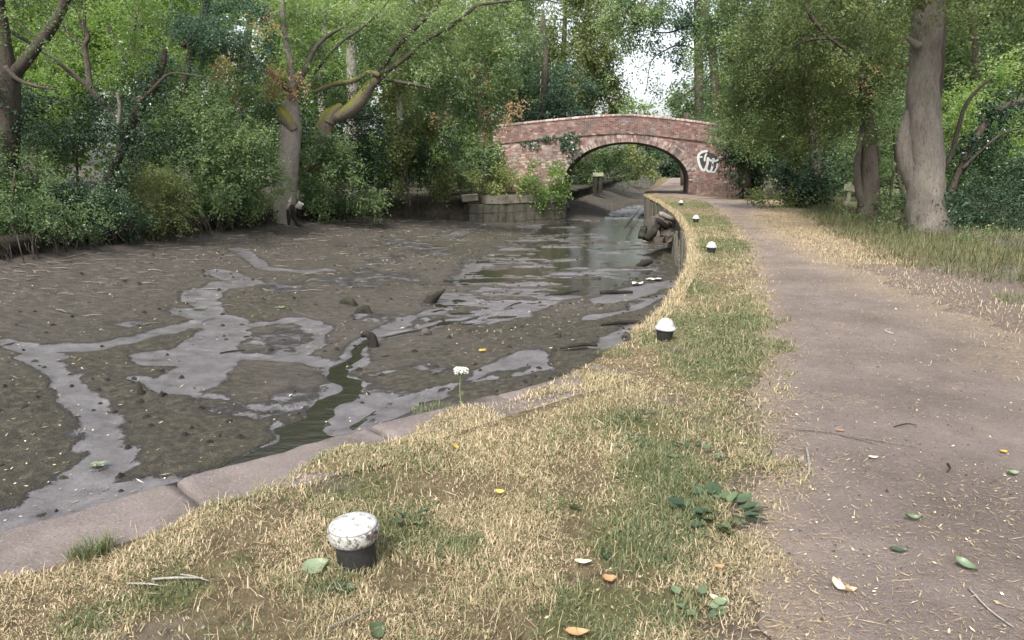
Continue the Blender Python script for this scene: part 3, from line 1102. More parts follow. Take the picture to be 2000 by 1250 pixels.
# ------------------------------------------------------------------ stone block wall at the left foot of the bridge
w0, w1 = np.array([-2.15, 37.6, 0]), np.array([2.95, 40.75, 0])
sw = empty('stone_wall', (0.4, 39.2, -1.2), 'old wall of big dark stone blocks running up to the left foot of the bridge', 'wall')
tw = (w1 - w0) / np.linalg.norm(w1 - w0)
LW = np.linalg.norm(w1 - w0)
za = math.atan2(tw[1], tw[0])
zc = -1.75
for r, hgt in enumerate((.48, .46, .45, .42)):
    s = 0.0 if r < 3 else 0.95
    s += 0.0 if r % 2 == 0 else -0.3
    while s < LW - .05:
        wd = min(random.uniform(.75, 1.15), LW - s)
        a0 = max(s, 0.0 if r < 3 else .95)
        wv = s + wd - a0
        if wv > .12:
            c = w0 + tw * (a0 + wv / 2) + np.array([-tw[1], tw[0], 0]) * (0.3 + random.uniform(-.03, .02) - (0.05 if r == 3 else 0)) + np.array([0, 0, zc + hgt / 2])
            mb = MB()
            mb.box(c, (wv - .016, .6, hgt - .014), (random.uniform(-.01, .01), random.uniform(-.008, .008), za), 0.5, 0.014)
            mb.build('stone_block', M['stone_top'] if r == 3 else M['stone'], sw, False)
        s += wd
    zc += hgt
mb = MB()
mb.box(w0 + tw * (LW / 2) + np.array([-tw[1], tw[0], 0]) * 0.75 + np.array([0, 0, -1.0]), (LW - .3, .5, 1.9), (0, 0, za))
mb.build('wall_core', M['core'], sw, False)
p = A(917, 386, 37.3)
mb = MB()
mb.box((p[0], p[1], p[2]), (.80, .5, .30), (.05, -.13, .1), 0.5, 0.03)
tag(mb.build('stone_block', M['stone_top'], None, False), 'loose pale stone block tipped at the broken left end of the wall', 'stone')


# ------------------------------------------------------------------ foliage
NLEAF = [0]


def cl(px, py, Y, rx, ry, t=0.0, lay=3.0, dep=None):
    c = A(px, py, Y)
    k = Y / F
    return (c, np.array([rx * k, (dep if dep else max(rx, ry) * k * 0.75), ry * k]), t, lay)


def foliage(parent, name, clumps, m, L=None, k=9, ratio=0.5, sl=None, droop=0.35, mid=0.45, var=0.24, up=0.45):
    PS, DS, TS, LS = [], [], [], []
    for (c, r, t, lay) in clumps:
        Lc = L if L else max(0.06, 0.0040 * c[1])
        area = math.pi * r[0] * r[2]
        n = int(max(8, lay * area / (Lc * Lc * ratio * 0.5 * k)))
        nsub = max(6, n // 26)
        d = unit(rng.normal(size=(nsub, 3)))
        rr = rng.uniform(0.25, 1.0, (nsub, 1)) ** 0.45
        sub = c + d * rr * r
        subt = rng.normal(0, var * 0.75, nsub)
        idx = rng.integers(0, nsub, n)
        p = sub[idx] + rng.normal(size=(n, 3)) * (0.105 * r + 0.09)
        o = unit((p - c) / r)
        sd = unit(o * 0.7 + rng.normal(size=(n, 3)) * 0.6 + np.array([0, 0, -droop]))
        PS.append(p); DS.append(sd)
        TS.append(mid + t + subt[idx] + rng.normal(0, var * 0.5, n))
        LS.append(np.full(n, Lc))
    P, D, T, LL = np.concatenate(PS), np.concatenate(DS), np.concatenate(TS), np.concatenate(LS)
    n = len(P)
    side = unit(np.cross(D, np.array([0, 0, 1.0]) + rng.normal(size=(n, 3)) * 0.35))
    V = np.empty((n, k, 4, 3), np.float32)
    TT = np.empty((n, k, 4), np.float32)
    S = (sl if sl else 1.0)
    for j in range(k):
        tt_ = (j + 0.5) / k
        slen = LL[:, None] * (5.0 * S)
        p = P + D * slen * (tt_ - 0.3) + rng.normal(size=(n, 3)) * LL[:, None] * 0.35
        sg = 1 if j % 2 else -1
        a = unit(side * sg * 0.9 + D * 0.55 + rng.normal(size=(n, 3)) * 0.35 + np.array([0, 0, -0.2]))
        nn = np.array([0, -0.25, up]) + rng.normal(size=(n, 3)) * 0.5
        b_ = unit(np.cross(a, nn))
        nn = np.cross(b_, a)
        l = LL[:, None] * rng.uniform(0.7, 1.25, (n, 1))
        wd = l * ratio * 0.5
        V[:, j, 0] = p
        V[:, j, 1] = p + a * l * 0.45 + b_ * wd + nn * l * 0.06
        V[:, j, 2] = p + a * l - nn * l * 0.08
        V[:, j, 3] = p + a * l * 0.45 - b_ * wd + nn * l * 0.06
        TT[:, j, :] = (T + rng.normal(0, var * 0.35, n))[:, None]
    V = V.reshape(-1, 3)
    NLEAF[0] += n * k
    me = arr_mesh(name, V, np.arange(len(V)).reshape(-1, 4), {'tint': np.clip(TT.ravel(), 0, 1)}, False)
    return put(name, me, m, parent)


def limb(parent, name, pts, rad, m, n=9, jit=0.12, sub=4, flute=0.0):
    mb = MB()
    mb.tube(pts, rad, n, jit, sub, flute=flute)
    return mb.build(name, m, parent)


def twigs(parent, name, starts, m, n=14, ln=1.2, r=.012):
    """fine side branches springing from the listed points"""
    mb = MB()
    for s in starts:
        s = np.array(s)
        for _ in range(n):
            d = unit(rng.normal(size=3) + np.array([0, 0, .25]))
            l = ln * random.uniform(.5, 1.2)
            p1 = s + d * l * .5 + rng.normal(size=3) * l * .08
            p2 = s + d * l + rng.normal(size=3) * l * .16
            mb.tube([s, p1, p2], [r, r * .7, r * .25], 4, 0, 2, cap=False)
    return mb.build(name, m, parent)


def pl_(L, Y):
    return [A(a, b_, Y) for a, b_ in L]


# ---- left bank shrubs, from the near end to the bridge
def shrub(name, label, clumps, m, stems, cat='bush', group='shrubs along the far bank', **kw):
    c = clumps[0][0]
    b_ = np.array([c[0], c[1], -0.2])
    e = empty(name, b_, label, cat, group)
    foliage(e, 'foliage', clumps, m, **kw)
    mb = MB()
    for (sx_, sy_) in stems:
        top = A(sx_, sy_, c[1] + .3)
        foot = np.array([top[0] + random.uniform(-.4, .4), c[1] + .5, -0.5])
        mb.tube([foot, (foot + top) / 2 + rng.normal(size=3) * .15, top], [.06, .045, .02], 6, .15, 3)
    if stems:
        mb.build('stem', M['bark_dark'], e)
    return e


shrub('bramble_bush', 'dense dark bramble at the left edge hanging over roots and mud', [cl(10, 388, 17.0, 110, 66, -.05, 3.2), cl(-60, 320, 17.8, 80, 90), cl(100, 424, 17.8, 90, 36, .05), cl(40, 330, 18.5, 60, 40, .1, 2), cl(70, 290, 21, 70, 50, -.1, 2.5), cl(-30, 420, 17.2, 60, 45, 0, 3)], M['leaf_mid'], [(30, 330)])
shrub('hawthorn_bush', 'glossy dark bush wrapped round the foot of the ivy-clad leaning stem', [cl(170, 415, 18.8, 75, 48), cl(120, 370, 19.5, 80, 45, -.1), cl(230, 434, 19.8, 60, 28)], M['leaf_ivy'], [(150, 380)], L=.062, ratio=.7)
shrub('hawthorn_bush', 'olive-green bush with low trailing shoots right of the ivy-clad stem', [cl(250, 400, 21, 70, 70), cl(300, 420, 21.5, 80, 30, .1), cl(310, 340, 22, 60, 60, .02)], M['leaf_olive'], [(290, 380)])
shrub('hawthorn_bush', 'broad deep green bush left of the pale pollarded trunk', [cl(420, 330, 24.5, 95, 90), cl(450, 384, 25.5, 80, 45), cl(380, 260, 24.5, 75, 70, .05), cl(510, 372, 26.5, 50, 55, .05), cl(470, 300, 25, 70, 60, .08, 2.4), cl(350, 402, 24, 70, 40, .05, 2.6)], M['leaf_mid'], [(420, 330), (460, 370)])
shrub('hawthorn_bush', 'dark green bush sloping down to the mud right of the pale pollarded trunk', [cl(640, 350, 30, 70, 70), cl(690, 390, 31, 55, 35, .12), cl(630, 310, 29, 40, 40, .0, 2.6), cl(620, 300, 31, 55, 55, -.05), cl(600, 395, 30, 40, 40, .18)], M['leaf_mid'], [(630, 330)])
shrub('ivy_mass', 'olive curtain of ivy hanging beside the black hollow in the bank', [cl(800, 220, 33.5, 48, 65, .1), cl(815, 280, 33.5, 34, 55, -.1), cl(770, 340, 34, 26, 36, -.25), cl(840, 330, 36, 45, 50, -.15)], M['leaf_olive'], [(790, 250)], ratio=.7, droop=.8)  # lower clumps tinted darker to paint in the shade of the hollow
shrub('hawthorn_bush', 'dark shaded bush between the ivy curtain and the end of the bridge', [cl(900, 300, 40, 60, 55, -.05), cl(860, 345, 38.5, 35, 35, 0), cl(935, 330, 41, 40, 45, 0)], M['leaf_mid'], [(900, 320)])
shrub('bramble_bush', 'light green brambles spilling over the top of the stone wall', [cl(900, 352, 38.3, 55, 25, .15), cl(960, 356, 39.3, 45, 24, .2), cl(1000, 362, 40, 40, 24, .05), cl(870, 372, 37.6, 35, 14, .2)], M['leaf_olive'], [(930, 350)], mid=.55)
shrub('fern_bush', 'bright green bush at the foot of the arch on the stone wall', [cl(1050, 355, 40.0, 46, 36, .0, 3.5), cl(1080, 372, 40.0, 26, 18, .1)], M['leaf_bright'], [(1050, 370)], mid=.12)
shrub('climbing_plant', 'pale green climber growing up the left end of the bridge wall', [cl(985, 322, 41.0, 14, 18, .2, 1.6), cl(975, 345, 40.8, 24, 14, .1, 2), cl(1010, 348, 40.8, 18, 10, .2, 2)], M['leaf_olive'], [(985, 340)], mid=.6)
shrub('dark_bush', 'dark bush in the black hollow behind the ivy curtain', [cl(740, 300, 35.0, 60, 90, -.1, 3), cl(850, 260, 36, 50, 90, -.1, 3)], M['leaf_dark'], [(740, 330)])  # dark leaf colour gives the hollow its deep shade
shrub('dark_bush', 'shaded dark bush behind the broad green one at the left', [cl(110, 230, 21, 110, 65, -.1, 3), cl(300, 260, 24.5, 90, 70, -.1, 2.5)], M['leaf_dark'], [(150, 280)])  # shade of the recess is put into the dark leaf colour
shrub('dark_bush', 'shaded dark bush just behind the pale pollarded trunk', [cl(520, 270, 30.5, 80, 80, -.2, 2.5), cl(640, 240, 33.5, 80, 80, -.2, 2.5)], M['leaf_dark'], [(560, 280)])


# ---- left bank trees
def tree(name, label, foot, limbs, crowns, cat='tree', group=None):
    e = empty(name, foot, label, cat, group)
    for (nm, pts, rad, m, *o) in limbs:
        limb(e, nm, pts, rad, m, *(o if o else []))
    for (nm, clumps, m, kw) in crowns:
        foliage(e, nm, clumps, m, **kw)
    return e


Y = 18.2
tree('ivy_covered_tree', 'dark ivy-clad trunk at the left edge with a thick limb reaching up right', A(-10, 480, Y),
     [('trunk', pl_([(-30, 490), (-10, 380), (8, 280), (12, 190), (5, 100), (-8, 0), (-20, -120)], Y), [.5, .42, .36, .30, .22, .17, .13], M['bark_dark'], 12),
      ('branch', pl_([(10, 165), (40, 130), (85, 75), (115, 30), (135, -20), (160, -100)], Y), [.2, .14, .125, .11, .095, .07], M['bark_dark'], 10),
      ('branch', pl_([(10, 130), (35, 155), (70, 168), (110, 175)], Y - .4), [.06, .05, .04, .02], M['bark'], 7),
      ('branch', pl_([(20, 60), (60, 85), (100, 112), (170, 170), (190, 195)], Y + .5), [.05, .05, .045, .035, .03], M['bark_dark'], 6)],
     [('ivy', [cl(0, 220, Y - .2, 28, 60, -.1, 3), cl(-10, 330, Y - .2, 36, 70, -.1, 3)], M['leaf_ivy'], dict(ratio=.75, L=.065)),
      ('crown', [cl(60, 60, Y - .8, 80, 60, .1, .5), cl(-20, 20, Y + 1, 60, 60, .1, 1.2), cl(60, -60, Y + .5, 110, 60, .0, 2), cl(180, -80, Y + .4, 100, 60, 0, 2)], M['leaf_mid'], {})])
Y = 20.0
tree('ivy_covered_tree', 'broken stem leaning right, thickly clad in ivy, with a bare pale side branch', A(160, 480, Y),
     [('trunk', pl_([(165, 490), (195, 400), (225, 320), (262, 230), (300, 170), (318, 120), (322, 95)], Y), [.18, .16, .14, .13, .11, .09, .05], M['bark_dark'], 10),
      ('branch', pl_([(270, 200), (300, 172), (322, 150), (345, 143), (400, 150)], Y - .4), [.05, .045, .04, .03, .015], M['bark'], 6),
      ('stub', pl_([(231, 245), (234, 210), (229, 180)], Y - .5), [.05, .045, .04], M['drift'], 7)],
     [('ivy', [cl(180, 440, Y - .1, 26, 36, -.05, 3.5), cl(205, 370, Y - .1, 24, 40, .0, 3), cl(225, 325, Y - .2, 24, 30, 0, 3), cl(245, 275, Y - .2, 26, 42, 0, 3.5), cl(270, 220, Y - .2, 20, 24, 0, 2.5), cl(295, 185, Y - .1, 26, 34, -.1, 3.5), cl(318, 120, Y - .1, 22, 24, -.1, 2.5)], M['leaf_ivy'], dict(ratio=.8, L=.07, mid=.6))])
Y = 23.0
tree('slender_tree', 'thin forked stems curving up against the bright leaves at the upper left', A(225, 260, Y),
     [('trunk', pl_([(260, 400), (235, 260), (215, 215), (180, 178), (170, 120), (165, 90), (172, 70), (150, 30), (130, -20)], Y), [.13, .12, .11, .10, .085, .08, .07, .05, .03], M['bark'], 8),
      ('branch', pl_([(180, 178), (140, 140), (100, 112), (55, 60), (20, 40)], Y), [.06, .05, .045, .035, .02], M['bark_dark'], 6),
      ('branch', pl_([(165, 95), (140, 70), (110, 45), (70, 20)], Y), [.045, .04, .03, .015], M['bark_dark'], 6),
      ('branch', pl_([(168, 70), (165, 40), (168, 0), (175, -40)], Y), [.05, .045, .035, .02], M['bark'], 6)],
     [('crown', [cl(120, 60, Y + 2.5, 90, 50, .0, 1.0), cl(230, 110, Y + 1.5, 60, 60, 0, 1.6), cl(80, 200, Y + 1, 90, 50, -.05, 2.0), cl(200, -30, Y, 120, 50, 0, 1.5)], M['leaf_bright'], dict(mid=.3))])
Y = 26.0
tree('dark_leaved_tree', 'dark leafy bough over the water between bright foliage and the dead brown sprays', A(370, 300, Y),
     [('trunk', pl_([(330, 400), (345, 250), (370, 120), (400, 20), (420, -60)], Y + .6), [.2, .17, .15, .12, .08], M['bark_dark'], 9),
      ('branch', pl_([(355, 90), (400, 70), (450, 66), (490, 80)], Y), [.09, .08, .05, .02], M['bark_dark'], 7),
      ('branch', pl_([(250, 120), (235, 100), (222, 75), (210, 50)], Y), [.09, .085, .075, .06], M['bark_dark'], 7),
      ('branch', pl_([(262, 115), (258, 80), (262, 40), (270, 10)], Y), [.11, .1, .09, .07], M['bark'], 7)],
     [('crown', [cl(440, 40, Y - .5, 75, 55, -.05, 3), cl(370, 20, Y - .3, 60, 40, -.05, 2.5), cl(490, 100, Y, 50, 40, -.1, 2.2), cl(350, 110, Y, 60, 40, .05, 2.0)], M['leaf_blue'], dict(mid=.3)),
      ('lower_crown', [cl(350, 200, Y, 60, 40, .05, 2.3), cl(430, 180, Y - .4, 50, 45, .05, 1.8), cl(300, 60, Y + 1, 60, 60, .1, 1.6)], M['leaf_mid'], dict(mid=.5))])
Y = 28.5
pollard = tree('pollarded_tree', 'pale grey pollarded trunk standing on the bank edge with mossy stub', A(557, 420, Y),
     [('trunk', pl_([(552, 440), (556, 400), (560, 350), (565, 300), (567, 250), (568, 215), (572, 180), (566, 120), (555, 60), (550, -40)], Y), [.50, .42, .40, .40, .42, .34, .17, .13, .11, .08], M['bark_pale'], 16),
      ('stub', pl_([(574, 256), (564, 240), (553, 224), (547, 214), (543, 209)], Y - .28), [.16, .24, .25, .18, .05], M['bark_stub'], 12),
      ('branch', pl_([(566, 185), (590, 150), (612, 100), (640, 70), (672, 52)], Y), [.12, .11, .09, .07, .04], M['bark'], 8),
      ('branch', pl_([(566, 180), (530, 145), (500, 120), (470, 105)], Y - .2), [.1, .08, .06, .03], M['bark_dark'], 7)],
     [('dead_foliage', [cl(455, 130, Y - 1, 38, 60, -.05, 1.0), cl(520, 90, Y - .8, 18, 70, .1, 1.1), cl(560, 165, Y - .8, 34, 22, 0, 1.5), cl(440, 220, Y - 1, 22, 40, 0, .5), cl(590, 175, Y - .9, 14, 6, .1, 1.5)], M['leaf_brown'], dict(droop=1.0)),
      ('crown', [cl(565, 100, Y - .8, 26, 60, .05, 1.0), cl(500, 190, Y - .3, 45, 50, .05, 1.8), cl(480, 260, Y - .2, 50, 40, .0, 2.0), cl(600, 60, Y + 1, 60, 60, .1, 1.4), cl(560, 0, Y, 90, 40, .1, 1.8)], M['leaf_mid'], dict(mid=.5))])
Y = 28.2
limb(pollard, 'root', pl_([(572, 400), (575, 425), (590, 445), (612, 468)], Y), [.10, .09, .08, .05], M['dead_wood'], 8)
limb(pollard, 'root', pl_([(545, 410), (540, 430), (535, 450)], Y), [.12, .09, .05], M['dead_wood'], 7)
limb(pollard, 'root', pl_([(560, 410), (563, 430), (560, 455)], Y), [.12, .09, .05], M['dead_wood'], 7)
limb(pollard, 'split_wood', pl_([(568, 385), (566, 395), (560, 408)], Y - .42), [.03, .07, .04], M['twig_pale'], 7)
Y = 30.0
tree('mossy_tree', 'moss-covered crooked tree with long limbs reaching over the canal', A(625, 330, Y),
     [('trunk', pl_([(618, 330), (630, 262), (645, 228), (670, 222), (700, 200), (722, 168), (738, 150)], Y), [.30, .32, .32, .27, .27, .22, .18], M['bark_moss'], 13),
      ('stub', pl_([(640, 240), (650, 220), (662, 210), (668, 205)], Y - .1), [.25, .22, .16, .10], M['bark_moss'], 10),
      ('stub', pl_([(648, 262), (642, 276), (638, 282)], Y - .1), [.14, .08, .02], M['bark_moss'], 7),
      ('branch', pl_([(735, 152), (760, 110), (790, 75), (820, 45), (850, 15), (865, -20)], Y), [.15, .12, .11, .095, .08, .06], M['bark_dark'], 9),
      ('branch', pl_([(742, 148), (720, 142), (690, 158), (650, 165), (612, 180)], Y - .2), [.11, .10, .10, .09, .07], M['bark_moss'], 8),
      ('branch', pl_([(745, 145), (790, 115), (830, 80), (880, 52), (920, 20), (935, 10), (985, 3), (1050, -2), (1100, 8)], Y - .3), [.10, .09, .08, .075, .065, .06, .045, .03, .015], M['bark_dark'], 7),
      ('branch', pl_([(745, 152), (780, 160), (815, 166), (850, 175)], Y - .2), [.08, .07, .06, .03], M['bark'], 7),
      ('branch', pl_([(613, 145), (640, 110), (670, 80), (700, 60), (735, 30), (760, 0)], Y - .5), [.05, .05, .045, .04, .03, .02], M['bark_dark'], 6),
      ('branch', pl_([(720, 20), (760, 55), (775, 75), (780, 92)], Y - .4), [.03, .035, .03, .02], M['bark_dark'], 5),
      ('branch', pl_([(905, 40), (925, 70), (945, 90)], Y - .4), [.03, .02, .012], M['bark_dark'], 5)],
     [('crown', [cl(780, 110, Y - .9, 60, 60, .0, .7), cl(850, 80, Y - .9, 70, 50, .1, .7), cl(690, 130, Y - .9, 60, 40, .0, .5), cl(850, 120, Y + .5, 75, 50, .0, 2.0), cl(930, 120, Y + 1, 70, 55, .05, 2.3), cl(980, 60, Y + .5, 55, 50, .2, 1.8), cl(900, 20, Y, 80, 35, .3, 1.6), cl(880, 180, Y + 1, 80, 40, -.05, 2.4), cl(960, 190, Y + 1.5, 50, 45, -.02, 2.2), cl(760, 60, Y + 2, 80, 50, .0, 1.5), cl(900, 235, Y + 1.5, 50, 35, -.05, 1.6)], M['leaf_mid'], dict(mid=.55, ratio=.38)),
      ('upper_crown', [cl(640, 80, Y + .5, 70, 50, -.05, 1.4), cl(720, 90, Y + .5, 55, 45, -.05, 1.5), cl(700, 10, Y, 120, 30, .1, 1.6), cl(620, 190, Y + .5, 50, 40, -.1, 1.6)], M['leaf_mid'], dict(mid=.6, ratio=.38)),
      ('dead_foliage', [cl(985, 215, Y + 1.2, 34, 24, .1, 1.5), cl(945, 145, Y + .6, 26, 20, .2, .9), cl(862, 228, Y + .2, 16, 12, .1, 1.2), cl(930, 170, Y + .6, 20, 16, .2, .7), cl(955, 262, Y + 1.5, 16, 10, .1, 1)], M['leaf_brown'], dict(mid=.45))])

# ---- trees behind, left: foliage seen through the gaps, sunlight put into the light leaf colour, trunk after trunk
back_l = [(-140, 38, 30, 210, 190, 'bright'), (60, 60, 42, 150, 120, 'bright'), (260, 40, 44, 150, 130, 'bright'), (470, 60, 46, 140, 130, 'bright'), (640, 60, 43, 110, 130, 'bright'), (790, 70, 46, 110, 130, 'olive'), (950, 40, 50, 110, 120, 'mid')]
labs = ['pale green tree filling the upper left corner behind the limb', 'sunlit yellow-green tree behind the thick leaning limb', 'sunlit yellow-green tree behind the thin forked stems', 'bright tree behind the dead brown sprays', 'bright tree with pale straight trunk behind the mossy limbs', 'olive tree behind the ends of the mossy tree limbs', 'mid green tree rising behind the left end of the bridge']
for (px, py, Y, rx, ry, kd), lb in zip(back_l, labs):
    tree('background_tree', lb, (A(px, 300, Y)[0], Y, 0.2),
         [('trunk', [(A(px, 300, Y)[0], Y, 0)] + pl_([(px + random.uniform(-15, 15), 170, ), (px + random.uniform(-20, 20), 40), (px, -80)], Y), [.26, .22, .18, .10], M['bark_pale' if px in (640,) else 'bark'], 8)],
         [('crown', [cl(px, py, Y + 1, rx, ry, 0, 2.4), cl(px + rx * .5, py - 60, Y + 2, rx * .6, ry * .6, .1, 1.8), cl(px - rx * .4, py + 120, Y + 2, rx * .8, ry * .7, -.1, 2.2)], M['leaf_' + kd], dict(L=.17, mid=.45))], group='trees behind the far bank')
Y = 37
tree('pale_trunk_tree', 'straight pale grey trunk behind the mossy limb', A(690, 330, Y), [('trunk', pl_([(690, 340), (690, 230), (688, 150), (687, 80), (690, 0), (690, -60)], Y), [.26, .25, .25, .24, .2, .15], M['bark_pale'], 10)], [('crown', [cl(690, 20, Y + .5, 60, 40, .1, 1.2)], M['leaf_bright'], {})])

# ---- behind the bridge
far = [('willow', 'dark blue-green tree behind the left half of the bridge parapet', 1060, 170, 58, [(1060, 170, 70, 70, 0), (1110, 190, 55, 55, -.05), (1010, 210, 50, 45, 0)], 'blue'),
       ('willow', 'tall olive weeping tree behind the bridge with bare pale twigs', 1150, 90, 64, [(1140, 90, 70, 100, 0), (1168, 120, 40, 80, .05), (1080, 40, 80, 70, .05), (1180, 190, 40, 40, -.1), (1160, 10, 80, 50, .05)], 'olive'),
       ('distant_tree', 'small light green tree just over the crown of the bridge', 1240, 210, 90, [(1235, 212, 30, 16, .1), (1270, 218, 26, 12, .1), (1205, 205, 24, 24, 0)], 'bright'),
       ('distant_tree', 'dark tree over the right half of the bridge parapet', 1340, 205, 60, [(1330, 215, 40, 25, -.1), (1370, 200, 40, 50, 0), (1410, 170, 50, 70, 0)], 'mid')]
for nm, lb, px, py, Y, cs, kd in far:
    tree(nm, lb, (A(px, 300, Y)[0], Y, 0.0), [('trunk', [(A(px, 300, Y)[0], Y, -.2), tuple(A(px, 220, Y)), tuple(A(px + 6, 120, Y)), tuple(A(px, 20, Y))][:2 if nm == 'distant_tree' else 4], [.35, .28, .2, .12][:2 if nm == 'distant_tree' else 4], M['bark'], 8)],
         [('crown', [cl(a, b_, Y, rx, ry, t, 2.6) for a, b_, rx, ry, t in cs], M['leaf_' + kd], dict(mid=.45, droop=.8))])
Y = 62.5
e = empty('dead_branch_tree', A(1055, 110, Y), 'bare pale twiggy dead branches in front of the weeping tree', 'tree')
mb = MB()
for pts in ([(1056, 118), (1048, 95), (1042, 70), (1058, 40), (1060, 10)], [(1050, 115), (1058, 80), (1075, 40), (1085, 5)], [(1056, 110), (1040, 90), (1020, 80)], [(1048, 100), (1040, 60), (1020, 40)], [(1054, 118), (1066, 90), (1090, 60)], [(1056, 118), (1056, 200), (1056, 300)]):
    mb.tube(pl_(pts, Y), [.07] + [.05] * (len(pts) - 2) + [.02], 5, .1, 3)
mb.build('branch', M['drift'], e)

tree('background_tree', 'big dull green tree far behind the weeping tree and the bridge', (A(1100, 300, 74)[0], 74, 0), [('trunk', [(A(1100, 300, 74)[0], 74, 0), tuple(A(1100, 150, 74)), tuple(A(1105, 0, 74))], [.4, .3, .15], M['bark_dark'], 8)], [('crown', [cl(1090, 90, 74, 95, 130, 0, 3), cl(1020, 120, 72, 70, 120, 0, 3), cl(1150, 190, 75, 40, 50, 0, 3)], M['leaf_mid'], dict(mid=.4, L=.36))])
# through the arch and beyond
for k, (lb, cs, kd, Y) in enumerate([('dark green bush on the far bank seen through the left of the arch', [(1135, 338, 28, 30, -.1), (1160, 315, 30, 28, 0), (1120, 358, 18, 14, .1), (1150, 352, 22, 10, .15)], 'mid', 60),
                                     ('mid green bush seen through the middle of the arch', [(1195, 322, 30, 34, 0), (1180, 340, 28, 18, -.1), (1210, 348, 22, 8, .1)], 'mid', 68),
                                     ('yellow-green bush seen through the arch right of the middle', [(1225, 305, 24, 32, .2), (1255, 330, 26, 20, .15)], 'olive', 78),
                                     ('dark bush seen through the right of the arch', [(1290, 320, 34, 30, -.1), (1320, 335, 24, 20, -.1), (1250, 300, 30, 26, 0), (1340, 315, 30, 35, -.1)], 'dark', 96)]):
    shrub('far_bush', lb, [cl(a, b_, Y, rx, ry, t, 3) for a, b_, rx, ry, t in cs], M['leaf_' + kd], [], group='bushes seen through the arch')
p = A(1167, 341, 57.5)
e = empty('landing_stage', (p[0], 57.5, 0), 'small pale timber landing on the far bank seen through the arch', 'jetty')
mb = MB()
mb.box((p[0], 57.5, p[2]), (.75, 1.0, .27), None, .5, .03)
mb.build('deck', M['fence'], e, False)
for dx in (-.2, .2):
    mb = MB()
    mb.box((p[0] + dx, 57.4, (p[2] - .137 - .5) / 2), (.30, .7, p[2] - .137 + .5), None, .5, .02)
    mb.build('leg', M['dead_wood'], e, False)

# ---- right side trees
Y = 17.8
big = tree('big_tree', 'large smooth grey twin-stemmed tree at the right of the towpath', (9.9, Y, 0),
     [('trunk', pl_([(1818, 490), (1812, 440), (1808, 390), (1812, 330), (1806, 260), (1803, 200), (1806, 120), (1810, 60), (1812, 0), (1812, -120)], Y), [.62, .48, .40, .37, .36, .34, .33, .33, .33, .28], M['bark_grey'], 18),
      ('stem', pl_([(1800, 380), (1778, 335), (1768, 290), (1775, 240), (1790, 190), (1797, 150)], Y + .15), [.26, .21, .20, .18, .15, .10], M['bark_grey'], 12),
      ('stem', pl_([(1825, 420), (1826, 330), (1824, 240), (1830, 150), (1836, 60), (1850, -60)], Y + .5), [.22, .20, .16, .14, .13, .11], M['bark_dark'], 10),
      ('fork', pl_([(1812, 20), (1790, -20), (1770, -80)], Y - .1), [.22, .18, .14], M['bark'], 10),
      ('broken_stub', pl_([(1795, 90), (1778, 78), (1770, 72)], Y - .3), [.10, .06, .03], M['drift'], 7),
      ('branch', pl_([(1845, 330), (1862, 290), (1880, 220), (1905, 180), (1940, 150)], Y + .3), [.06, .055, .05, .04, .02], M['bark_dark'], 6)],
     [('crown', [cl(1760, -80, Y - 1, 260, 70, 0, 2.5), cl(1900, -40, Y - 1.5, 130, 70, 0, 2.2), cl(1720, 60, Y - .6, 60, 55, .05, 1.5), cl(1640, -40, Y - 2, 120, 60, .1, 2)], M['leaf_wood'], dict(mid=.4, L=.085)),
      ('ivy', [cl(1850, 405, Y - .4, 26, 30, 0, 2.5)], M['leaf_ivy'], dict(ratio=.8, L=.07))])
Y = 23.0
tree('twin_stemmed_tree', 'smaller brown tree with a slot between its two stems beside the fence', (10.95, Y, 0),
     [('trunk', pl_([(1700, 440), (1698, 400), (1698, 360), (1698, 310), (1694, 240), (1690, 160), (1692, 60), (1695, -40)], Y), [.40, .34, .28, .24, .20, .17, .14, .1], M['bark'], 12),
      ('stem', pl_([(1690, 400), (1678, 370), (1674, 330), (1676, 300), (1686, 240)], Y - .05), [.2, .12, .10, .10, .08], M['bark'], 9)],
     [('crown', [cl(1690, 180, Y - .8, 70, 70, 0, 2.4), cl(1650, 80, Y - 1, 90, 70, .05, 2.4), cl(1730, 100, Y - .5, 60, 80, .0, 2.0), cl(1680, 250, Y - 1, 60, 35, .02, 1.8), cl(1600, 0, Y - 1, 100, 60, .05, 2.4)], M['leaf_wood'], dict(mid=.35)),
      ('dead_leaves', [cl(1700, 150, Y - 1.3, 30, 35, -.1, .35)], M['leaf_brown'], dict(mid=.2))])
Y = 25
tree('overhanging_tree', 'olive-green tree bending its drooping crown over the towpath', (A(1600, 390, Y)[0], Y, 0),
     [('trunk', pl_([(1600, 395), (1595, 320), (1580, 200), (1560, 80), (1540, -60)], Y + 5.5), [.22, .2, .17, .14, .1], M['bark_dark'], 9),
      ('branch', pl_([(1668, 116), (1645, 94), (1615, 70), (1590, 40), (1570, 5), (1560, -20)], Y - 5.5), [.008, .03, .042, .05, .055, .06], M['bark_dark'], 7),
      ('branch', pl_([(1640, 75), (1570, 80), (1530, 110), (1500, 150)], Y - 5), [.04, .035, .025, .012], M['bark_dark'], 5)],
     [('crown', [cl(1600, 40, Y - 5.5, 60, 40, .05, .7), cl(1540, 100, Y - 5, 50, 30, .05, .6), cl(1560, 180, Y, 80, 75, 0, 2.6), cl(1500, 130, Y + 1, 70, 80, .05, 2.6), cl(1580, 90, Y - 1, 90, 70, .05, 2.5), cl(1470, 220, Y + 2, 70, 60, .0, 2.6), cl(1600, 250, Y, 60, 40, .05, 2.2), cl(1530, 10, Y, 110, 60, .0, 2.6), cl(1540, 250, Y + 1, 55, 40, .1, 2)], M['leaf_wood'], dict(mid=.36))])
Y = 34
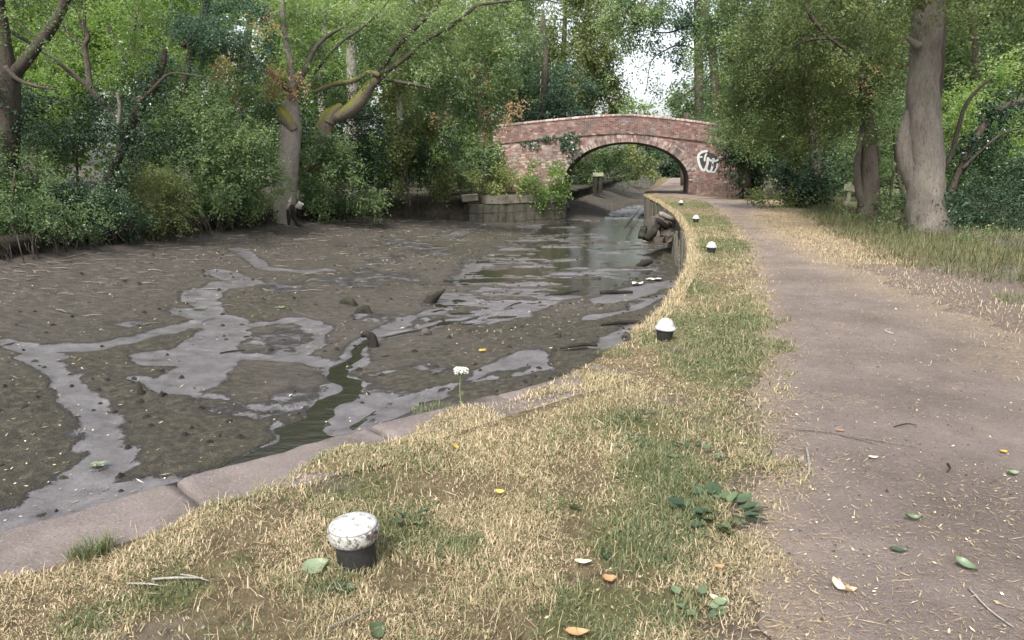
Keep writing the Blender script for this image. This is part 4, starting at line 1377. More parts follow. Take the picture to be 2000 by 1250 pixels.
tree('overhanging_tree', 'broad green tree draping leaves over the right end of the bridge', (A(1450, 350, Y)[0], Y, 0),
     [('trunk', pl_([(1455, 365), (1450, 280), (1440, 180), (1420, 60), (1410, -60)], Y + 1), [.3, .26, .22, .18, .1], M['bark_dark'], 9)],
     [('crown', [cl(1465, 180, Y, 62, 85, 0, 2.6), cl(1455, 250, Y + .5, 40, 50, .0, 2.4), cl(1425, 70, Y + 1, 70, 80, .0, 2.2), cl(1450, 270, Y, 60, 40, .05, 2.4), cl(1460, 40, Y, 90, 70, 0, 2.3), cl(1446, 285, Y + 1.5, 24, 26, .05, 2.4)], M['leaf_mid'], dict(mid=.5))])
Y = 50
tree('tall_thin_tree', 'tall tree with bare grey trunk and sparse leaves against the white sky', (A(1366, 260, Y)[0], Y, 0),
     [('trunk', pl_([(1368, 300), (1366, 200), (1364, 110), (1362, 20), (1360, -80)], Y), [.34, .30, .26, .22, .16], M['bark'], 9),
      ('branch', pl_([(1366, 165), (1345, 180), (1325, 192), (1310, 200)], Y), [.08, .06, .04, .02], M['bark_dark'], 6),
      ('branch', pl_([(1364, 100), (1330, 88), (1300, 98), (1272, 120), (1262, 180)], Y - .5), [.07, .06, .05, .035, .015], M['bark_dark'], 6),
      ('branch', pl_([(1362, 40), (1320, 60), (1290, 64), (1258, 58)], Y - .5), [.07, .06, .04, .02], M['bark_dark'], 6)],
     [('crown', [cl(1340, 70, Y, 55, 45, 0, .9), cl(1300, 40, Y, 60, 45, .05, 1.5), cl(1340, 140, Y, 45, 40, 0, .8), cl(1320, 10, Y - 1, 80, 40, 0, 1.5), cl(1310, 185, Y, 30, 10, 0, .6), cl(1380, 60, Y, 40, 80, 0, 1.5), cl(1285, 95, Y, 34, 26, 0, .8), cl(1305, 160, Y, 30, 30, 0, .5), cl(1264, 150, Y - .5, 7, 34, 0, .5)], M['leaf_blue'], dict(mid=.45, droop=.6))])
Y = 44
tree('drooping_tree', 'dark leafy bough hanging into the sky gap above the bridge', (A(1400, 350, Y + 1)[0], Y + 1, 0),
     [('branch', pl_([(1270, -60), (1240, 0), (1222, 28), (1215, 60)], Y), [.1, .08, .05, .02], M['bark_dark'], 6),
      ('branch', pl_([(1262, 0), (1250, 20), (1235, 34)], Y), [.06, .05, .02], M['bark_dark'], 6),
      ('trunk', [A(1400, 350, Y + 1) * np.array([1, 1, 0]), A(1400, 250, Y + 1), A(1390, 100, Y + .6), A(1350, -60, Y + .3), A(1270, -110, Y)], [.34, .3, .26, .2, .12], M['bark_dark'], 8)],
     [('crown', [cl(1215, 45, Y, 36, 45, 0, 2.0), cl(1235, 85, Y, 20, 24, -.1, 1.5), cl(1210, 10, Y, 60, 30, .05, 2.0), cl(1275, 20, Y, 50, 34, .05, 1.6), cl(1255, 60, Y, 34, 24, 0, 1.0), cl(1215, 130, Y + 8, 30, 20, .1, .5), cl(1195, 165, Y + 10, 24, 20, .1, .7)], M['leaf_mid'], dict(mid=.5, droop=.8))])
# dark understorey on the right
def rb(name, lb, cs, kd, Y, stems=(), **kw):
    return shrub(name, lb, [cl(a, b_, Y + dy, rx, ry, t, ly) for a, b_, rx, ry, t, dy, ly in cs], M['leaf_' + kd], stems, group='bushes beside the towpath', **kw)


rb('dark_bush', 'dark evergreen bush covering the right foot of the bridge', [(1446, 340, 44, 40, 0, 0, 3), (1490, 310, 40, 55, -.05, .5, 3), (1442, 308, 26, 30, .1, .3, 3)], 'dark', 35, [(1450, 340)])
rb('ivy_bush', 'dark ivy-covered bush between the towpath bend and the wooden rails', [(1590, 330, 58, 60, 0, 0, 3), (1560, 370, 40, 32, .05, -.3, 3), (1594, 374, 28, 32, 0, -.2, 3)], 'ivy', 28.5, [(1590, 360)], ratio=.75)
rb('bramble_bush', 'low rough olive bramble beside the towpath bend', [(1530, 392, 36, 16, .0, 0, 2.5), (1570, 398, 40, 14, .1, -.3, 2.5), (1500, 372, 28, 16, 0, 3, 2.5)], 'olive', 28, mid=.35)
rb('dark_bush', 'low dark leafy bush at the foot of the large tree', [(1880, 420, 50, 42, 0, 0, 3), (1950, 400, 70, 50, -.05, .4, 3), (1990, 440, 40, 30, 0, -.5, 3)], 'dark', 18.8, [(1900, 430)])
rb('woodland_bush', 'bush between the two right-hand trunks with thin upright stems', [(1750, 400, 45, 34, 0, 0, 2.6), (1730, 350, 30, 40, .1, 1.5, 2), (1780, 300, 40, 60, .1, 3, 2)], 'mid', 22, [(1770, 330), (1745, 320)])
rb('woodland_bush', 'shaded bush low between the large tree and the right edge', [(1930, 360, 90, 60, -.05, 0, 3), (1990, 300, 50, 50, 0, .5, 2)], 'dark', 23, [(1900, 350)])  # dark leaf colour paints the shade under the trees
rb('woodland_bush', 'backlit bright bush deep in the wood behind the large tree', [(1900, 290, 80, 70, .0, 0, 2.2), (1980, 330, 60, 60, .05, 0, 2.2), (1870, 200, 50, 60, .1, 0, 1.8), (1960, 200, 70, 70, .05, 1, 1.8)], 'bright', 26, [(1880, 300)], mid=.3)
rb('woodland_bush', 'shaded green bush behind the wooden rails', [(1660, 310, 50, 55, 0, 0, 2.4), (1720, 260, 50, 60, .1, 1, 2.2)], 'mid', 31, mid=.4)
back_r = [(1480, 120, 44, 110, 160, 'mid'), (1620, 140, 38, 120, 170, 'wood'), (1760, 160, 36, 120, 170, 'mid'), (1900, 120, 34, 130, 190, 'wood'), (2060, 160, 32, 140, 200, 'mid')]
labs = ['tall green tree in the wood behind the bend in the towpath', 'olive tree in the wood behind the wooden rails', 'green tree in the wood between the two right-hand trunks', 'olive tree in the wood right of the large tree', 'green tree in the wood at the right edge of the picture']
for (px, py, Y, rx, ry, kd), lb in zip(back_r, labs):
    tree('woodland_tree', lb, (A(px, 300, Y)[0], Y, 0),
         [('trunk', [(A(px, 300, Y)[0], Y, 0)] + pl_([(px + 8, 150), (px - 8, 0)], Y), [.2, .17, .1], M['bark_dark'], 8)],
         [('crown', [cl(px, py, Y + 1, rx, ry, 0, 2.2), cl(px - 30, py + 130, Y + 1.5, rx, ry * .5, -.1, 2.4)], M['leaf_' + kd], dict(L=.14, mid=.4))], group='trees in the wood beside the towpath')
rb('weeds', 'leafy weeds and nettles growing through the long grass at the right edge', [(1960, 470, 60, 20, 0, 0, 1.6), (1880, 462, 50, 14, .1, -.6, 1.3), (1760, 445, 50, 16, .0, 1.5, 1.5), (1660, 430, 30, 14, .05, 5, 1.4)], 'mid', 16.5, mid=.4)
Y = 22.5
tree('ivy_covered_tree', 'dark ivy-clad bough arching through the wood at the far right', A(1860, 380, Y),
     [('trunk', pl_([(1850, 400), (1875, 330), (1900, 280), (1930, 235), (1970, 205), (2020, 195)], Y), [.09, .10, .11, .12, .11, .1], M['bark_dark'], 8),
      ('branch', pl_([(1880, 330), (1920, 290), (1960, 260), (2000, 250)], Y - .3), [.05, .04, .03, .02], M['bark_dark'], 5)],
     [('ivy', [cl(1920, 250, Y, 30, 26, -.1, 3), cl(1965, 212, Y, 40, 22, -.1, 3), cl(1890, 300, Y, 22, 30, -.1, 3)], M['leaf_ivy'], dict(ratio=.8, mid=.25))])
Y = 24
for px, lb in ((1752, 'thin crooked dark sapling left of the large tree trunk'),):
    tree('sapling', lb, A(1770, 430, Y), [('trunk', pl_([(1772, 430), (1766, 390), (1755, 345), (1750, 310), (1745, 250)], Y), [.08, .07, .06, .05, .03], M['bark_dark'], 7)], [('crown', [cl(1745, 240, Y, 40, 40, 0, 1.5)], M['leaf_mid'], {})])
tree('sapling', 'pair of slim upright saplings between the right-hand trunks', A(1730, 400, Y + 2), [('trunk', pl_([(1732, 390), (1725, 340), (1715, 290), (1705, 240)], Y + 2), [.045, .04, .035, .02], M['bark'], 6), ('trunk', pl_([(1728, 390), (1718, 330), (1712, 280)], Y + 2.2), [.03, .03, .02], M['bark'], 6)], [('crown', [cl(1712, 240, Y + 2, 40, 40, 0, 1.3)], M['leaf_mid'], {})])


# far wood closing every view between the trees
def wood(name, pts, m, h, L, lay):
    clumps = []
    for (x, y) in pts:
        clumps.append((np.array([x, y, h * .45]), np.array([6.0, 4.0, h * .55]), random.uniform(-.1, .1), lay))
    o = foliage(None, name, clumps, m, L=L, k=9, mid=.4)
    return o


o = wood('woodland', [(-60, 20), (-52, 32), (-44, 42), (-36, 50), (-28, 54), (-20, 58), (-12, 62), (-5, 70)], M['leaf_bright'], 17, .5, 4.5)  # sunlit look comes from the lighter leaf colour
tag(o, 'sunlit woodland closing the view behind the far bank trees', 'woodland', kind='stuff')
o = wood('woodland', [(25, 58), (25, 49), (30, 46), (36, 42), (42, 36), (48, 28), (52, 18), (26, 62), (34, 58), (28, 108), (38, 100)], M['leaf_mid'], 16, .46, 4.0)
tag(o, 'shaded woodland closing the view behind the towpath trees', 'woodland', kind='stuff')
o = wood('woodland', [(2, 110), (10, 118), (20, 122), (30, 120), (-6, 100)], M['leaf_mid'], 8.5, .4, 3.0)
tag(o, 'distant low woodland beyond the bend of the canal', 'woodland', kind='stuff')

# ivy on the bridge
def ivy_patch():
    e = empty('ivy_plant', face_pt(1120, 280), 'dark ivy growing out of the brickwork left of the arch', 'ivy')
    PS = []
    for (px, py, rx, ry, n) in [(1115, 270, 20, 14, 260), (1105, 282, 12, 14, 180), (1085, 268, 24, 5, 120), (1060, 272, 20, 4, 70), (1125, 295, 12, 12, 110), (1050, 283, 6, 8, 40), (1037, 282, 5, 9, 40), (1022, 283, 5, 9, 36), (1030, 278, 14, 6, 36), (1115, 308, 9, 9, 50)]:
        for _ in range(int(n * .55)):
            a, rr = random.uniform(0, 6.28), math.sqrt(random.random())
            PS.append(face_pt(px + math.cos(a) * rr * rx, py + math.sin(a) * rr * ry, -0.06 - random.random() * .10))
    P = np.array(PS)
    n = len(P)
    a = unit(np.array([0, -.3, -1.0]) + rng.normal(size=(n, 3)) * .45)
    nn = unit(-bv + rng.normal(size=(n, 3)) * .45 + np.array([0, 0, .5]))
    b_ = unit(np.cross(a, nn))
    l = rng.uniform(.07, .13, (n, 1))
    V = np.stack([P, P + a * l * .35 + b_ * l * .5, P + a * l, P + a * l * .35 - b_ * l * .5], 1).reshape(-1, 3)
    me = arr_mesh('foliage', V, np.arange(4 * n).reshape(-1, 4), {'tint': np.repeat(np.clip(rng.normal(.4, .25, n), 0, 1), 4)}, False)
    put('foliage', me, M['leaf_ivy'], e)
    mb = MB()
    for pts in ([(1100, 300), (1105, 280), (1115, 268)], [(1110, 270), (1085, 268), (1060, 272), (1030, 276)], [(1115, 275), (1122, 295), (1116, 312)]):
        mb.tube([face_pt(*p, -.03) for p in pts], .02, 5, .1, 3)
    mb.build('stem', M['bark_dark'], e)


ivy_patch()

# wooden rails beside the twin-stemmed tree
p = A(1660, 410, 28.0)
e = empty('wooden_fence', (p[0], 28.0, 0), 'short weathered pale green wooden rail fence half hidden by the twin-stemmed tree', 'fence')
mb = MB()
pt = A(1659, 355, 28.0)
mb.box((pt[0], 28.0, pt[2] / 2 - .1), (.14, .14, pt[2] + .2), (0, .02, 0), .5, .004)
mb.build('post', M['fence'], e, False)
mb = MB()
mb.box((pt[0] + 2.3, 28.3, pt[2] / 2 - .1), (.14, .14, pt[2] + .2), None, .5, .004)
mb.build('post', M['fence'], e, False)
for py, dz in ((368, -.03), (398, -.08)):
    q = A(1647, py, 27.9)
    mb = MB()
    mb.box((q[0] + 1.25, 27.9 + .13, q[2] + dz - .04), (2.5, .05, .23), (0, .09, .12), .5, .006)
    mb.build('rail', M['fence'], e, False)


# ------------------------------------------------------------------ mooring bollards
def bollard(base_px, label, dome, sc=1.0, tilt=(0, 0, 0)):
    p = G(*base_px)
    p[2] = ground_z(np.array([p[0]]), np.array([p[1]]))[0] - 0.01
    e = empty('mooring_bollard', p, label, 'bollard', 'mooring bollards along the canal edge')
    q = p
    if dome:
        post = [(.062 * sc, -.06), (.066 * sc, .0), (.078 * sc, .06 * sc), (.090 * sc, .118 * sc), (.088 * sc, .128 * sc)]
        cap = [(.086, .120), (.102, .122), (.108, .130), (.107, .142), (.098, .150), (.088, .162), (.080, .185), (.064, .212), (.042, .230), (.018, .238), (.002, .239)]
    else:
        post = [(.082, -.06), (.081, .0), (.079, .04), (.080, .06), (.079, .09), (.079, .135)]
        cap = [(.078, .120), (.090, .122), (.100, .134), (.104, .150), (.104, .176), (.101, .186), (.092, .196), (.070, .206), (.045, .212), (.020, .2145), (.002, .215)]
    cap = [(r * sc, z_ * sc) for r, z_ in cap]
    mb = MB()
    mb.lathe(q, post, 32, .006, tilt)
    mb.build('post', M['black'], e)
    mb = MB()
    if dome:
        mb.lathe(q, cap, 32, .006, tilt)
        mb.build('cap', M['white'], e)
    else:
        mb.lathe(q, cap[:6], 40, .014, tilt)
        o1 = mb.build('cap_rim', M['white_edge'], e)
        mb = MB()
        mb.lathe(q, cap[5:], 40, .006, tilt)
        mb.build('cap', M['white'], e)
        # chipped patch of bare metal on the rim
        mb = MB()
        E3 = Euler(tilt).to_matrix()
        vs, fs = [], []
        for ia in range(9):
            for iz in range(6):
                a = R(-50 + ia * 4.6 + random.uniform(-1.5, 1.5))
                zc_ = .150 + iz * .0065 + random.uniform(-.002, .002) + (.006 * math.sin(ia * 1.9) if iz in (0, 5) else 0)
                rr = .1043 + random.uniform(0, .0016) - (.004 if iz == 5 else 0)
                vs.append(Vector([float(x) for x in q]) + E3 @ Vector((math.cos(a) * rr, math.sin(a) * rr, zc_)))
        for ia in range(8):
            for iz in range(5):
                if (ia in (0, 7) and iz in (0, 4)) or (ia == 1 and iz == 0) or (ia == 6 and iz == 4):
                    continue
                k0 = ia * 6 + iz
                fs.append((k0, k0 + 6, k0 + 7, k0 + 1))
        mb.add(vs, fs)
        mb.build('chipped_metal', M['bare_metal'], e)
    return e


bollard((698, 1100), 'nearest bollard with a flat chipped white cap on a black post in dry grass', False, 1.0, (R(2), R(-2.5), 0))
bollard((1297, 664), 'domed white bollard with a brim, second from the camera, by the bend in the wall', True, .92, (R(2), R(3), 0))
bollard((1389, 494), 'small domed white bollard, third from the camera, in patchy grass', True, .95)
bollard((1359, 434), 'domed white bollard, fourth from the camera, on the greenest turf', True, .98)
bollard((1330, 402), 'farthest white bollard, nearest to the bridge', True, .98)


# ------------------------------------------------------------------ grass
def blades(name, P, h, wd, lean, tint, label, flat=None, m='blade'):
    n = len(P)
    a = rng.uniform(0, 2 * math.pi, n)
    dirv = np.stack([np.cos(a), np.sin(a), np.zeros(n)], -1)
    side = np.stack([-np.sin(a), np.cos(a), np.zeros(n)], -1)
    up = np.stack([np.zeros(n), np.zeros(n), np.ones(n)], -1)
    le = (lean if hasattr(lean, '__len__') else np.full(n, lean))[:, None] * rng.uniform(.4, 1.5, (n, 1))
    h = h[:, None]
    wd = wd[:, None]
    m1 = P + up * h * .6 * np.cos(le * .6) + dirv * h * .6 * np.sin(le * .6)
    t1 = m1 + (up * np.cos(le * 1.5) + dirv * np.sin(le * 1.5)) * h * .45
    V = np.stack([P - side * wd, P + side * wd, m1 + side * wd * .75, m1 - side * wd * .75, t1], 1)
    nb = np.arange(n)[:, None] * 5
    me = bpy.data.meshes.new(name)
    # quads then triangles
    Q = nb + np.array([[0, 1, 2, 3]])
    T = nb + np.array([[3, 2, 4]])
    V = np.ascontiguousarray(V.reshape(-1, 3), np.float32)
    me.vertices.add(len(V))
    me.vertices.foreach_set('co', V.ravel())
    me.loops.add(n * 7)
    me.loops.foreach_set('vertex_index', np.concatenate([Q.ravel(), T.ravel()]).astype(np.int32))
    me.polygons.add(2 * n)
    me.polygons.foreach_set('loop_start', np.concatenate([np.arange(n) * 4, n * 4 + np.arange(n) * 3]).astype(np.int32))
    me.update(calc_edges=True)
    at = me.attributes.new('tint', 'FLOAT', 'POINT')
    at.data.foreach_set('value', np.repeat(np.clip(tint, 0, 1), 5).astype(np.float32))
    return tag(put(name, me, M[m]), label, 'grass', kind='stuff')


def scatter_left(n, y0, y1, pw):
    y = y0 + (y1 - y0) * rng.random(n) ** pw
    x0, x1 = edgeX(y) + 0.02, pathL(y) + 0.45
    x = x0 + (x1 - x0) * rng.random(n)
    return x, y


def verge_grass():
    xs, ys_ = [], []
    for n, y0, y1, pw in ((230000, 1.9, 4.2, 1.0), (120000, 4.2, 8.5, 1.15), (55000, 8.5, 20, 1.3), (26000, 20, 42, 1.2)):
        x, y = scatter_left(n, y0, y1, pw)
        xs.append(x); ys_.append(y)
    x, y = np.concatenate(xs), np.concatenate(ys_)
    sl = (edgeX(y + .1) - edgeX(y - .1)) / .2
    d = (x - edgeX(y)) / np.sqrt(1 + sl * sl)
    ok = np.ones(len(x), bool)
    # bare coping near the camera, grassed over further on
    bare = (np.interp(y, [0, 3.0, 3.6, 4.4, 5.0, 5.8], [.56, .5, .34, .20, .10, .02]) + 0.34 * (fbm(x * 3, y * 3, 121) - .5) * sstep(6.6, 5.0, y))
    ok &= d > bare
    pe = pathL(y) - x + (fbm(x * 4, y * 4, 122) - .5) * .7
    ok &= rng.random(len(x)) < np.clip(.42 + pe / .5, .0, 1)
    dens = fbm(x * 2.6, y * 2.6, 97 + 30, 3)
    ok &= rng.random(len(x)) < np.clip(0.12 + sstep(.30, .56, dens), 0, 1)
    b0 = G(698, 1100)
    ok &= np.hypot(x - b0[0], y - b0[1]) > .085
    ok &= x > -4
    x, y = x[ok], y[ok]
    g = green_mask(x, y)
    n = len(x)
    gg = sstep(.15, 1.05, g + rng.normal(0, .12, n)) * .95
    tint = np.where(rng.random(n) < gg, rng.normal(.84, .15, n), np.where(rng.random(n) < .36, rng.normal(.48, .14, n), rng.normal(.10, .12, n)))
    far_ = np.clip(y / 14, 0, 1)
    h = rng.uniform(.012, .036, n) * (1 + .35 * gg) * (1 + .6 * far_)
    wd = rng.gamma(6.0, .00016, n) * (1 + 5.0 * far_)
    hv = fbm(x * 5, y * 5, 123, 3)
    h = h * (.35 + 1.05 * hv) * np.where(rng.random(n) < .05, 1.9, 1)
    tint = tint + np.where(tint < .35, (fbm(x * 2.1, y * 2.1, 124, 3) - .5) * .5, 0)
    lean = np.where(tint < .5, 1.35, .95)
    gzz = ground_z(x, y) + np.where(x > pathL(y) - .25, .008, -.004)
    gzz = np.where(d[ok] < .60, np.maximum(gzz - .012, stone_z(y) + .004), gzz)
    P = np.stack([x, y, gzz], -1)
    blades('grass', P, h, wd, lean, tint, 'short mixed dry and green grass of the verge between canal and path')


verge_grass()


def verge_extras():
    n = 9000
    y = 1.9 + 7 * rng.random(n) ** 1.3
    x = edgeX(y) + .35 + (pathL(y) - edgeX(y) - .3) * rng.random(n)
    ok = (fbm(x * 3, y * 3, 171, 3) > .47) & (np.hypot(x + .62, y - 2.75) > .09)
    x, y = x[ok], y[ok]
    n = len(x)
    P = np.stack([x, y, ground_z(x, y) - .004], -1)
    blades('grass', P, rng.gamma(4, .015, n) + .02, rng.uniform(.0006, .0012, n) * (1 + y / 8), rng.uniform(.5, 1.5, n), np.where(rng.random(n) < .55, rng.normal(.85, .12, n), rng.normal(.1, .15, n)), 'thin longer grass stems standing out of the short turf')
    n = 7000
    y = 1.9 + 5 * rng.random(n) ** 1.3
    x = edgeX(y) + .4 + (pathL(y) - edgeX(y) - .4) * rng.random(n)
    ok = (rng.random(n) < sstep(.42, .8, green_mask(x, y))) & (fbm(x * 4, y * 4, 172, 3) > .46)
    x, y = x[ok], y[ok]
    n = len(x)
    o = flakes('clover', x, y, ground_z(x, y) + .012 + rng.uniform(0, .012, n), rng.uniform(.007, .016, n), rng.uniform(.003, .007, n), rng.normal(.55, .25, n), 'dockleaf', 'tiny clover leaves among the green patches of turf', .45)
    o['category'] = 'clover'
    b0 = G(698, 1100)
    n = 240
    a = rng.uniform(0, 6.28, n)
    rr = rng.uniform(.082, .12, n)
    x, y = b0[0] + np.cos(a) * rr, b0[1] + np.sin(a) * rr
    P = np.stack([x, y, ground_z(x, y) - .004], -1)
    blades('grass', P, rng.uniform(.03, .075, n), rng.uniform(.0007, .0014, n), rng.uniform(.4, 1.3, n), np.where(rng.random(n) < .5, rng.normal(.85, .12, n), rng.normal(.1, .15, n)), 'longer grass left standing round the nearest bollard')


def edge_fringe():
    n = 14000
    y = 7 + 34 * rng.random(n) ** 1.2
    x = edgeX(y) + rng.uniform(-.03, .16, n)
    P = np.stack([x, y, ground_z(x, y) - .03], -1)
    blades('grass', P, rng.uniform(.05, .16, n), np.full(n, .003) * (1 + y / 25), np.full(n, 1.3), rng.normal(.15, .2, n), 'straw-coloured grass fringe hanging over the canal wall')


edge_fringe()


def right_grass():
    n = 42000
    y = 6 + 30 * rng.random(n) ** 1.1
    off = rng.random(n) ** 1.3 * 7
    x = pathR(y) + .2 + off
    start = np.interp(y, [6, 9.6, 10.5, 13, 15, 20, 30], [1.6, 1.3, .6, .25, .6, 1.0, 1.0]) + (fbm(x * .6, y * .6, 131) - .5) * 1.0
    ok = off > start * np.where((y > 11), 1, .9)
    ok &= ~((y < 8.8) & (rng.random(n) < .8))
    x, y, off = x[ok], y[ok], off[ok]
    n = len(x)
    P = np.stack([x, y, ground_z(x, y) - .01], -1)
    h = rng.uniform(.10, .40, n) * np.clip(.4 + (off - .5) / 2.4, .35, 1) * (.5 + fbm(x * 1.1, y * 1.1, 133, 3))
    tint = np.where(rng.random(n) < .72, rng.normal(.82, .15, n), rng.normal(.3, .2, n))
    blades('grass', P, h, rng.uniform(.003, .006, n), np.full(n, 1.05), tint, 'long rough meadow grass under the trees right of the path', m='meadow')
    n = 34000
    y = 5.2 + 32 * rng.random(n) ** 1.1
    x = pathR(y) + rng.normal(.45, .5, n)
    ok = (x < pathR(y) + 2.6) & ((y > 12) | (rng.random(n) < .25))
    x, y = x[ok], y[ok]
    n = len(x)
    P = np.stack([x, y, ground_z(x, y) + .004], -1)
    blades('grass', P, rng.uniform(.03, .09, n), rng.uniform(.002, .0045, n), np.full(n, 1.2), rng.normal(.1, .15, n), 'short straw-dry grass strip along the right edge of the path')


right_grass()


# loose straw and leaf chips on the path, the coping and the mud
def flakes(name, x, y, z_, l, wd, tint, m, label, tilt=.18):
    n = len(x)
    a = rng.uniform(0, 2 * math.pi, n)
    d = np.stack([np.cos(a), np.sin(a), rng.normal(0, tilt, n)], -1)
    s_ = np.stack([-np.sin(a), np.cos(a), rng.normal(0, tilt, n)], -1)
    P = np.stack([x, y, z_], -1)
    l, wd = l[:, None], wd[:, None]
    V = np.stack([P - d * l * .5, P + s_ * wd, P + d * l * .5 + np.array([0, 0, .3]) * wd, P - s_ * wd], 1).reshape(-1, 3)
    me = arr_mesh(name, V, np.arange(4 * n).reshape(-1, 4), {'tint': np.repeat(np.clip(tint, 0, 1), 4)}, False)
    return tag(put(name, me, M[m]), label, 'litter', kind='stuff')


verge_extras()
n = 60000
y = 1.8 + 26 * rng.random(n) ** 2.0
u_ = rng.random(n)
x = pathL(y) - .15 + (pathR(y) + .3 - pathL(y)) * u_
dn = fbm(x * 1.8, y * 1.8, 141, 3)
ed = np.minimum(x - pathL(y), pathR(y) - x)
ok = rng.random(n) < np.clip(.25 + 1.6 * (dn - .42) + .9 * sstep(.6, 0, ed), .06, 1)
x, y = x[ok], y[ok]
n = len(x)
flakes('straw', x, y, ground_z(x, y) + .017 + rng.uniform(0, .004, n), rng.gamma(1.6, .012, n) + .006, rng.uniform(.0006, .0016, n) * (1 + y / 7), rng.normal(.45, .25, n), 'straw', 'scattered straw and dry grass clippings on the towpath')
n = 5200
y = 1.8 + 24 * rng.random(n) ** 1.8
x = pathL(y) - 1.0 + (pathR(y) + 1.3 - pathL(y)) * rng.random(n)
ok = x > edgeX(y) + .05
x, y = x[ok], y[ok]
n = len(x)
flakes('leaf_litter', x, y, ground_z(x, y) + .019, rng.uniform(.008, .026, n), rng.uniform(.002, .007, n), rng.normal(.25, .25, n), 'chip', 'small curled dead leaf scraps on the path and verge', .3)
n = 5000
y = 1.9 + 12 * rng.random(n) ** 1.5
x = edgeX(y) + .4 + (pathL(y) - edgeX(y)) * rng.random(n)
ok = x < pathL(y) + .2
x, y = x[ok], y[ok]
n = len(x)
flakes('straw', x, y, ground_z(x, y) + .012 + rng.uniform(0, .015, n), rng.gamma(3, .013, n) + .01, rng.uniform(.0006, .0013, n) * (1 + y / 7), rng.normal(.5, .25, n), 'straw', 'dry grass clippings lying on the verge', .25)
n = 15000
y = 4.5 + 34 * rng.random(n) ** 1.25
u_ = rng.random(n)
x = bankX(y) + .4 + (edgeX(y) - bankX(y) - .5) * u_
zq, wq, _ = mud_fields(x[None, :], y[None, :])
zq = zq[0]
dn = fbm(x * .5, y * .5, 151, 3)
ok = (rng.random(n) < np.clip(.3 + 2 * (dn - .45), .08, 1)) & (zq > WZ - .002)
x, y, zq = x[ok], y[ok], zq[ok]
n = len(x)
flakes('leaf_litter', x, y, zq + .012, rng.gamma(2, .014, n) + .012, rng.uniform(.003, .009, n) * (1 + y / 30), rng.normal(.35, .35, n), 'chip', 'pale leaf and twig scraps strewn over the mud', .25)

n = 5200
y = 1.8 + 9 * rng.random(n) ** 1.4
x = pathL(y) + (pathR(y) + .4 - pathL(y)) * rng.random(n)
ok = rng.random(n) < np.clip(.15 + 1.8 * (fbm(x * 1.3, y * 1.3, 145, 3) - .4), .05, 1)
x, y = x[ok], y[ok]
n = len(x)
P = np.stack([x, y, ground_z(x, y) + .014], -1)
sz = (rng.gamma(2.2, .0013, n) + .0015)[:, None]
octa = np.array([[1, 0, 0], [0, 1, 0], [-1, 0, 0], [0, -1, 0], [0, 0, .7], [0, 0, -.7]])
V = P[:, None, :] + (octa[None] + rng.normal(size=(n, 6, 3)) * .22) * sz[:, None, :]
Fo = np.array([[0, 1, 4], [1, 2, 4], [2, 3, 4], [3, 0, 4]])
me = arr_mesh('gravel', V.reshape(-1, 3), (np.arange(n)[:, None, None] * 6 + Fo[None]).reshape(-1, 3), {'tint': np.repeat(rng.random(n), 6)}, False)
tag(put('gravel', me, M['rubble']), 'small loose stones trodden into the towpath', 'gravel', kind='stuff')

# clods of dark mud
mb = MB()
for k in range(1100):
    y = 6 + 26 * random.random() ** 1.2
    x = float(bankX(y)) + 1.0 + (float(edgeX(y)) - float(bankX(y)) - 1.2) * random.random()
    if random.random() > float(fbm(np.array([x * .8]), np.array([y * .8]), 161)[0]) * 1.2:
        continue
    zq = mudz(x, y)
    s_ = random.uniform(.015, .06)
    mb.lathe((x, y, zq - .3 * s_), [(s_ * 1.2, 0), (s_ * random.uniform(.6, .9), s_ * .5), (s_ * .3, s_ * random.uniform(.7, 1.1))], 6, .6)
tag(mb.build('mud_clods', M['dead_wood'], None, False), 'small dark clods and knobs standing out of the drying mud', 'mud', kind='stuff')

mb = MB()
for k in range(520):
    y = 13 + 24 * random.random()
    x = float(bankX(y)) + .5 + 6.5 * random.random() ** 1.6
    zq = mudz(x, y)
    if zq < WZ + .03:
        continue
    a, l = random.gauss(.35, .8), random.uniform(.08, .5)
    d = np.array([math.cos(a), math.sin(a), 0]) * l * .5
    p = np.array([x, y, zq + .015])
    rr = random.uniform(.004, .012) * (1 + y / 40)
    mb.tube([p - d, p + rng.normal(size=3) * .02, p + d], [rr, rr, rr * .5], 4, 0, 1, random.random(), cap=False)
tag(mb.build('twig_litter', M['drift']), 'broken twigs strewn over the mud slope below the far bank', 'twigs', kind='stuff')

# hanging roots under the left bank
mb = MB()
for k in range(700):
    y = 15.5 + 21 * random.random()
    x = float(bankX(y)) + random.uniform(-.45, .25)
    z0 = random.uniform(-.25, .1)
    l = random.uniform(.25, .75)
    p0 = np.array([x, y, z0])
    p1 = p0 + np.array([random.uniform(-.05, .15), random.uniform(-.15, .15), -l * .5])
    p2 = p1 + np.array([random.uniform(-.1, .2), random.uniform(-.2, .2), -l * .6])
    r_ = random.uniform(.006, .026)
    mb.tube([p0, p1, p2], [r_, r_ * .8, r_ * .4], 4, 0, 3, cap=False)
tag(mb.build('roots', M['bark_dark']), 'bare tangled roots hanging under the far bank bushes', 'roots', kind='stuff')


# ------------------------------------------------------------------ single things on the mud
def snag(name, label, px, py, pts, rad, m='dead_wood', cat='stump', group=None, n=8, zoff=0):
    p = mud_at(px, py)
    mb = MB()
    mb.tube([p + np.array(q) for q in pts], rad, n, .25, 4)
    return tag(mb.build(name, M[m]), label, cat, group)


